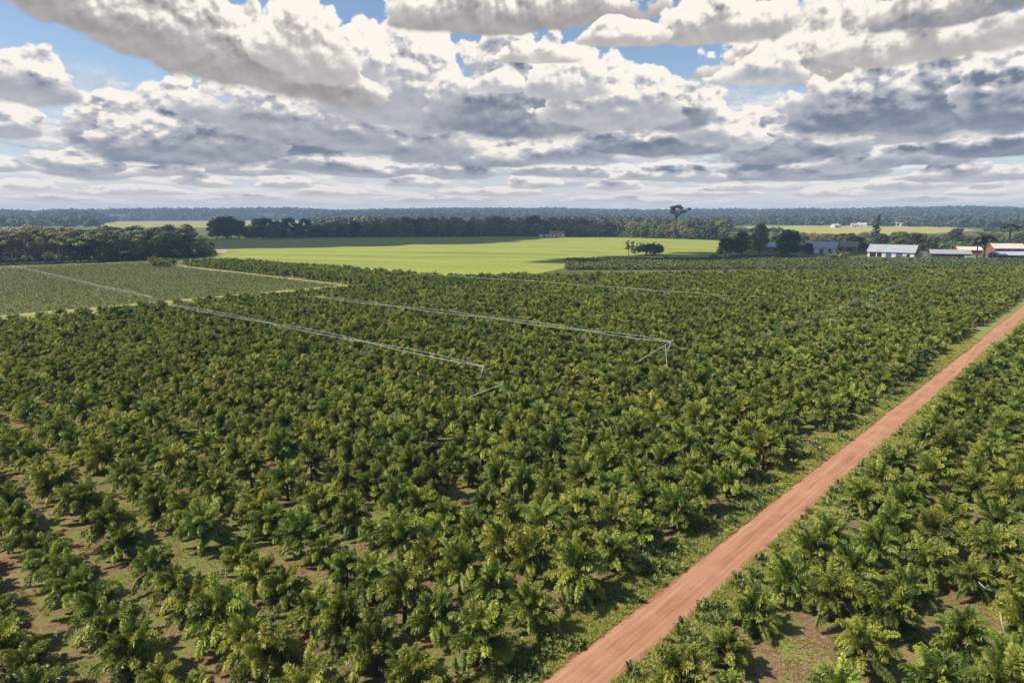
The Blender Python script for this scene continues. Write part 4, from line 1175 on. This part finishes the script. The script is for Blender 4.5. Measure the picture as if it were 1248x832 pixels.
irrigation([pxsw(385, 361, PZ), pxsw(475, 372, PZ), pxsw(600, 387, PZ), pxsw(715, 402.5, PZ), pxsw(818, 416, 4.9)], [1, 2, 3, 4], 'long middle overhead irrigation pipe ending at a tall splayed frame')
irrigation([pxsw(920, 413, 3.8), pxsw(1014, 378, 5.0), pxsw(1064, 360.5, 5.4), pxsw(1112, 339, 4.6)], [1, 2], 'overhead irrigation pipe rising towards the farm in the right half of the orchard')
irrigation([pxsw(500, 334, PZ), pxsw(600, 340, PZ), pxsw(705, 347.5, PZ), pxsw(810, 355.5, PZ), pxsw(890, 361, 4.6)], [0, 1, 2, 3], 'farthest faint irrigation pipe in the back of the orchard', .03, False)
irrigation([pxsw(12, 323.5, 2.4), pxsw(62, 334, 2.4), pxsw(122, 348.5, 2.4), pxsw(186, 362, 2.4)], [0, 1, 2, 3], 'low irrigation pipe crossing the pale field left of the orchard', .04, True, False)
# slanting white poles beside the frames (seen above the crowns)
def pole(a, b, label, r=.05):
    m = MB(); a = Vector(a); b = Vector(b); base = Vector((a.x, a.y, 0)); m.tube([a - base, b - base], [r, r * .8], 6); m.tube([b - base, b - base + Vector((0, 0, .12))], [r * 1.6, r * 1.6], 6)
    o = m.build('leaning_pole', GALV); o.location = base; tag(o, label, 'pole'); return o
pole(at(571, 484, 3.0), at(612, 468, 4.6), 'pale pole leaning up to the end frame of the nearest irrigation pipe')
pole(at(628, 484, 3.0), at(606, 467, 4.9), 'pale short pole right of the nearest irrigation pipe end frame')
pole(at(778, 440, 3.4), at(820, 415, 5.5), 'white pole slanting left from the end of the middle irrigation pipe', .07)
pole(at(813, 447, 3.4), at(811, 421, 5.0), 'thin upright pole under the end of the middle irrigation pipe', .04)

# dry pale stems lying over the crop trees at the right
DRY = plain('dry_stem', (0.30, 0.29, 0.19), .8, .2, 4.0)
for i, (pp, lab) in enumerate([([(1193, 709, 3.2), (1200, 716, 3.4), (1208, 719, 3.3), (1216, 718, 3.0)], 'dry pale stem arching over the crop trees, upper of two'),
                               ([(1219, 746, 3.3), (1221, 760, 3.2), (1226, 775, 2.6)], 'dry pale stem hanging down over the crop trees, lower of two')]):
    q = [at(*a) for a in pp]; base = Vector((q[0].x, q[0].y, 0)); m = MB(); m.tube([a - base for a in q], [.04, .038, .03, .015][:len(q)], 6)
    m.tube([q[1] - base, q[1] - base + Vector((.15, -.1, .25))], [.03, .01], 5)
    o = m.build('dry_stem', DRY); o.location = base; tag(o, lab, 'stem')

# ------------------------------------------------------------------ low clouds added out of view, shaped to cast shadows on the far fields
CLOUD_M = plain('cloud_white', (0.80, 0.80, 0.80), 1.0, .02, .01, spec=0)
def cloud(cx, cy, rx, ry, head, seed, alt=650):
    k = alt / sun_dir.z
    c = Vector((cx, cy, 0)) + sun_dir * k
    r = random.Random(seed); bm = bmesh.new(); ca, sa = math.sin(math.radians(head)), math.cos(math.radians(head))
    for i in range(70):
        a = r.uniform(0, 6.28); q = math.sqrt(r.random()) * .9
        u, v = math.cos(a) * rx * q, math.sin(a) * ry * q
        p = Vector((u * ca - v * sa, u * sa + v * ca, r.uniform(-3, 12) + 18 * (1 - q)))
        rad = min(rx, ry) * r.uniform(.26, .40) * (1.1 - q * .45)
        mt = Matrix.Translation(p) @ Matrix.Diagonal((rad * 1.25, rad * 1.1, rad * .55, 1))
        bmesh.ops.create_icosphere(bm, subdivisions=3, radius=1, matrix=mt)
    for v in bm.verts: v.co += v.co.normalized() * noise.noise(v.co * .05) * 7
    me = bpy.data.meshes.new('cloud'); bm.to_mesh(me); bm.free(); me.materials.append(CLOUD_M)
    me.polygons.foreach_set('use_smooth', [True] * len(me.polygons))
    o = obj('cloud', me); o.location = c; tag(o, kind='structure'); return o
cloud(-128, 760, 320, 148, 45, 3)
cloud(135, 428, 150, 42, 60, 4)

# ------------------------------------------------------------------ haze
hz = newmat('haze_air'); m, nt, b, o_ = hz
nt.nodes.remove(b)
pv = nt.nodes.new('ShaderNodeVolumePrincipled'); pv.inputs['Color'].default_value = (0.42, 0.58, 0.88, 1); pv.inputs['Density'].default_value = 0.00016; pv.inputs['Anisotropy'].default_value = 0.0
nt.links.new(pv.outputs[0], o_.inputs['Volume'])
mb = MB(); mb.box(-5700, 5700, -320, 5500, -1.1, 110)
tag(mb.build('haze', m), 'thin blue haze in the distance', 'haze', kind='stuff')
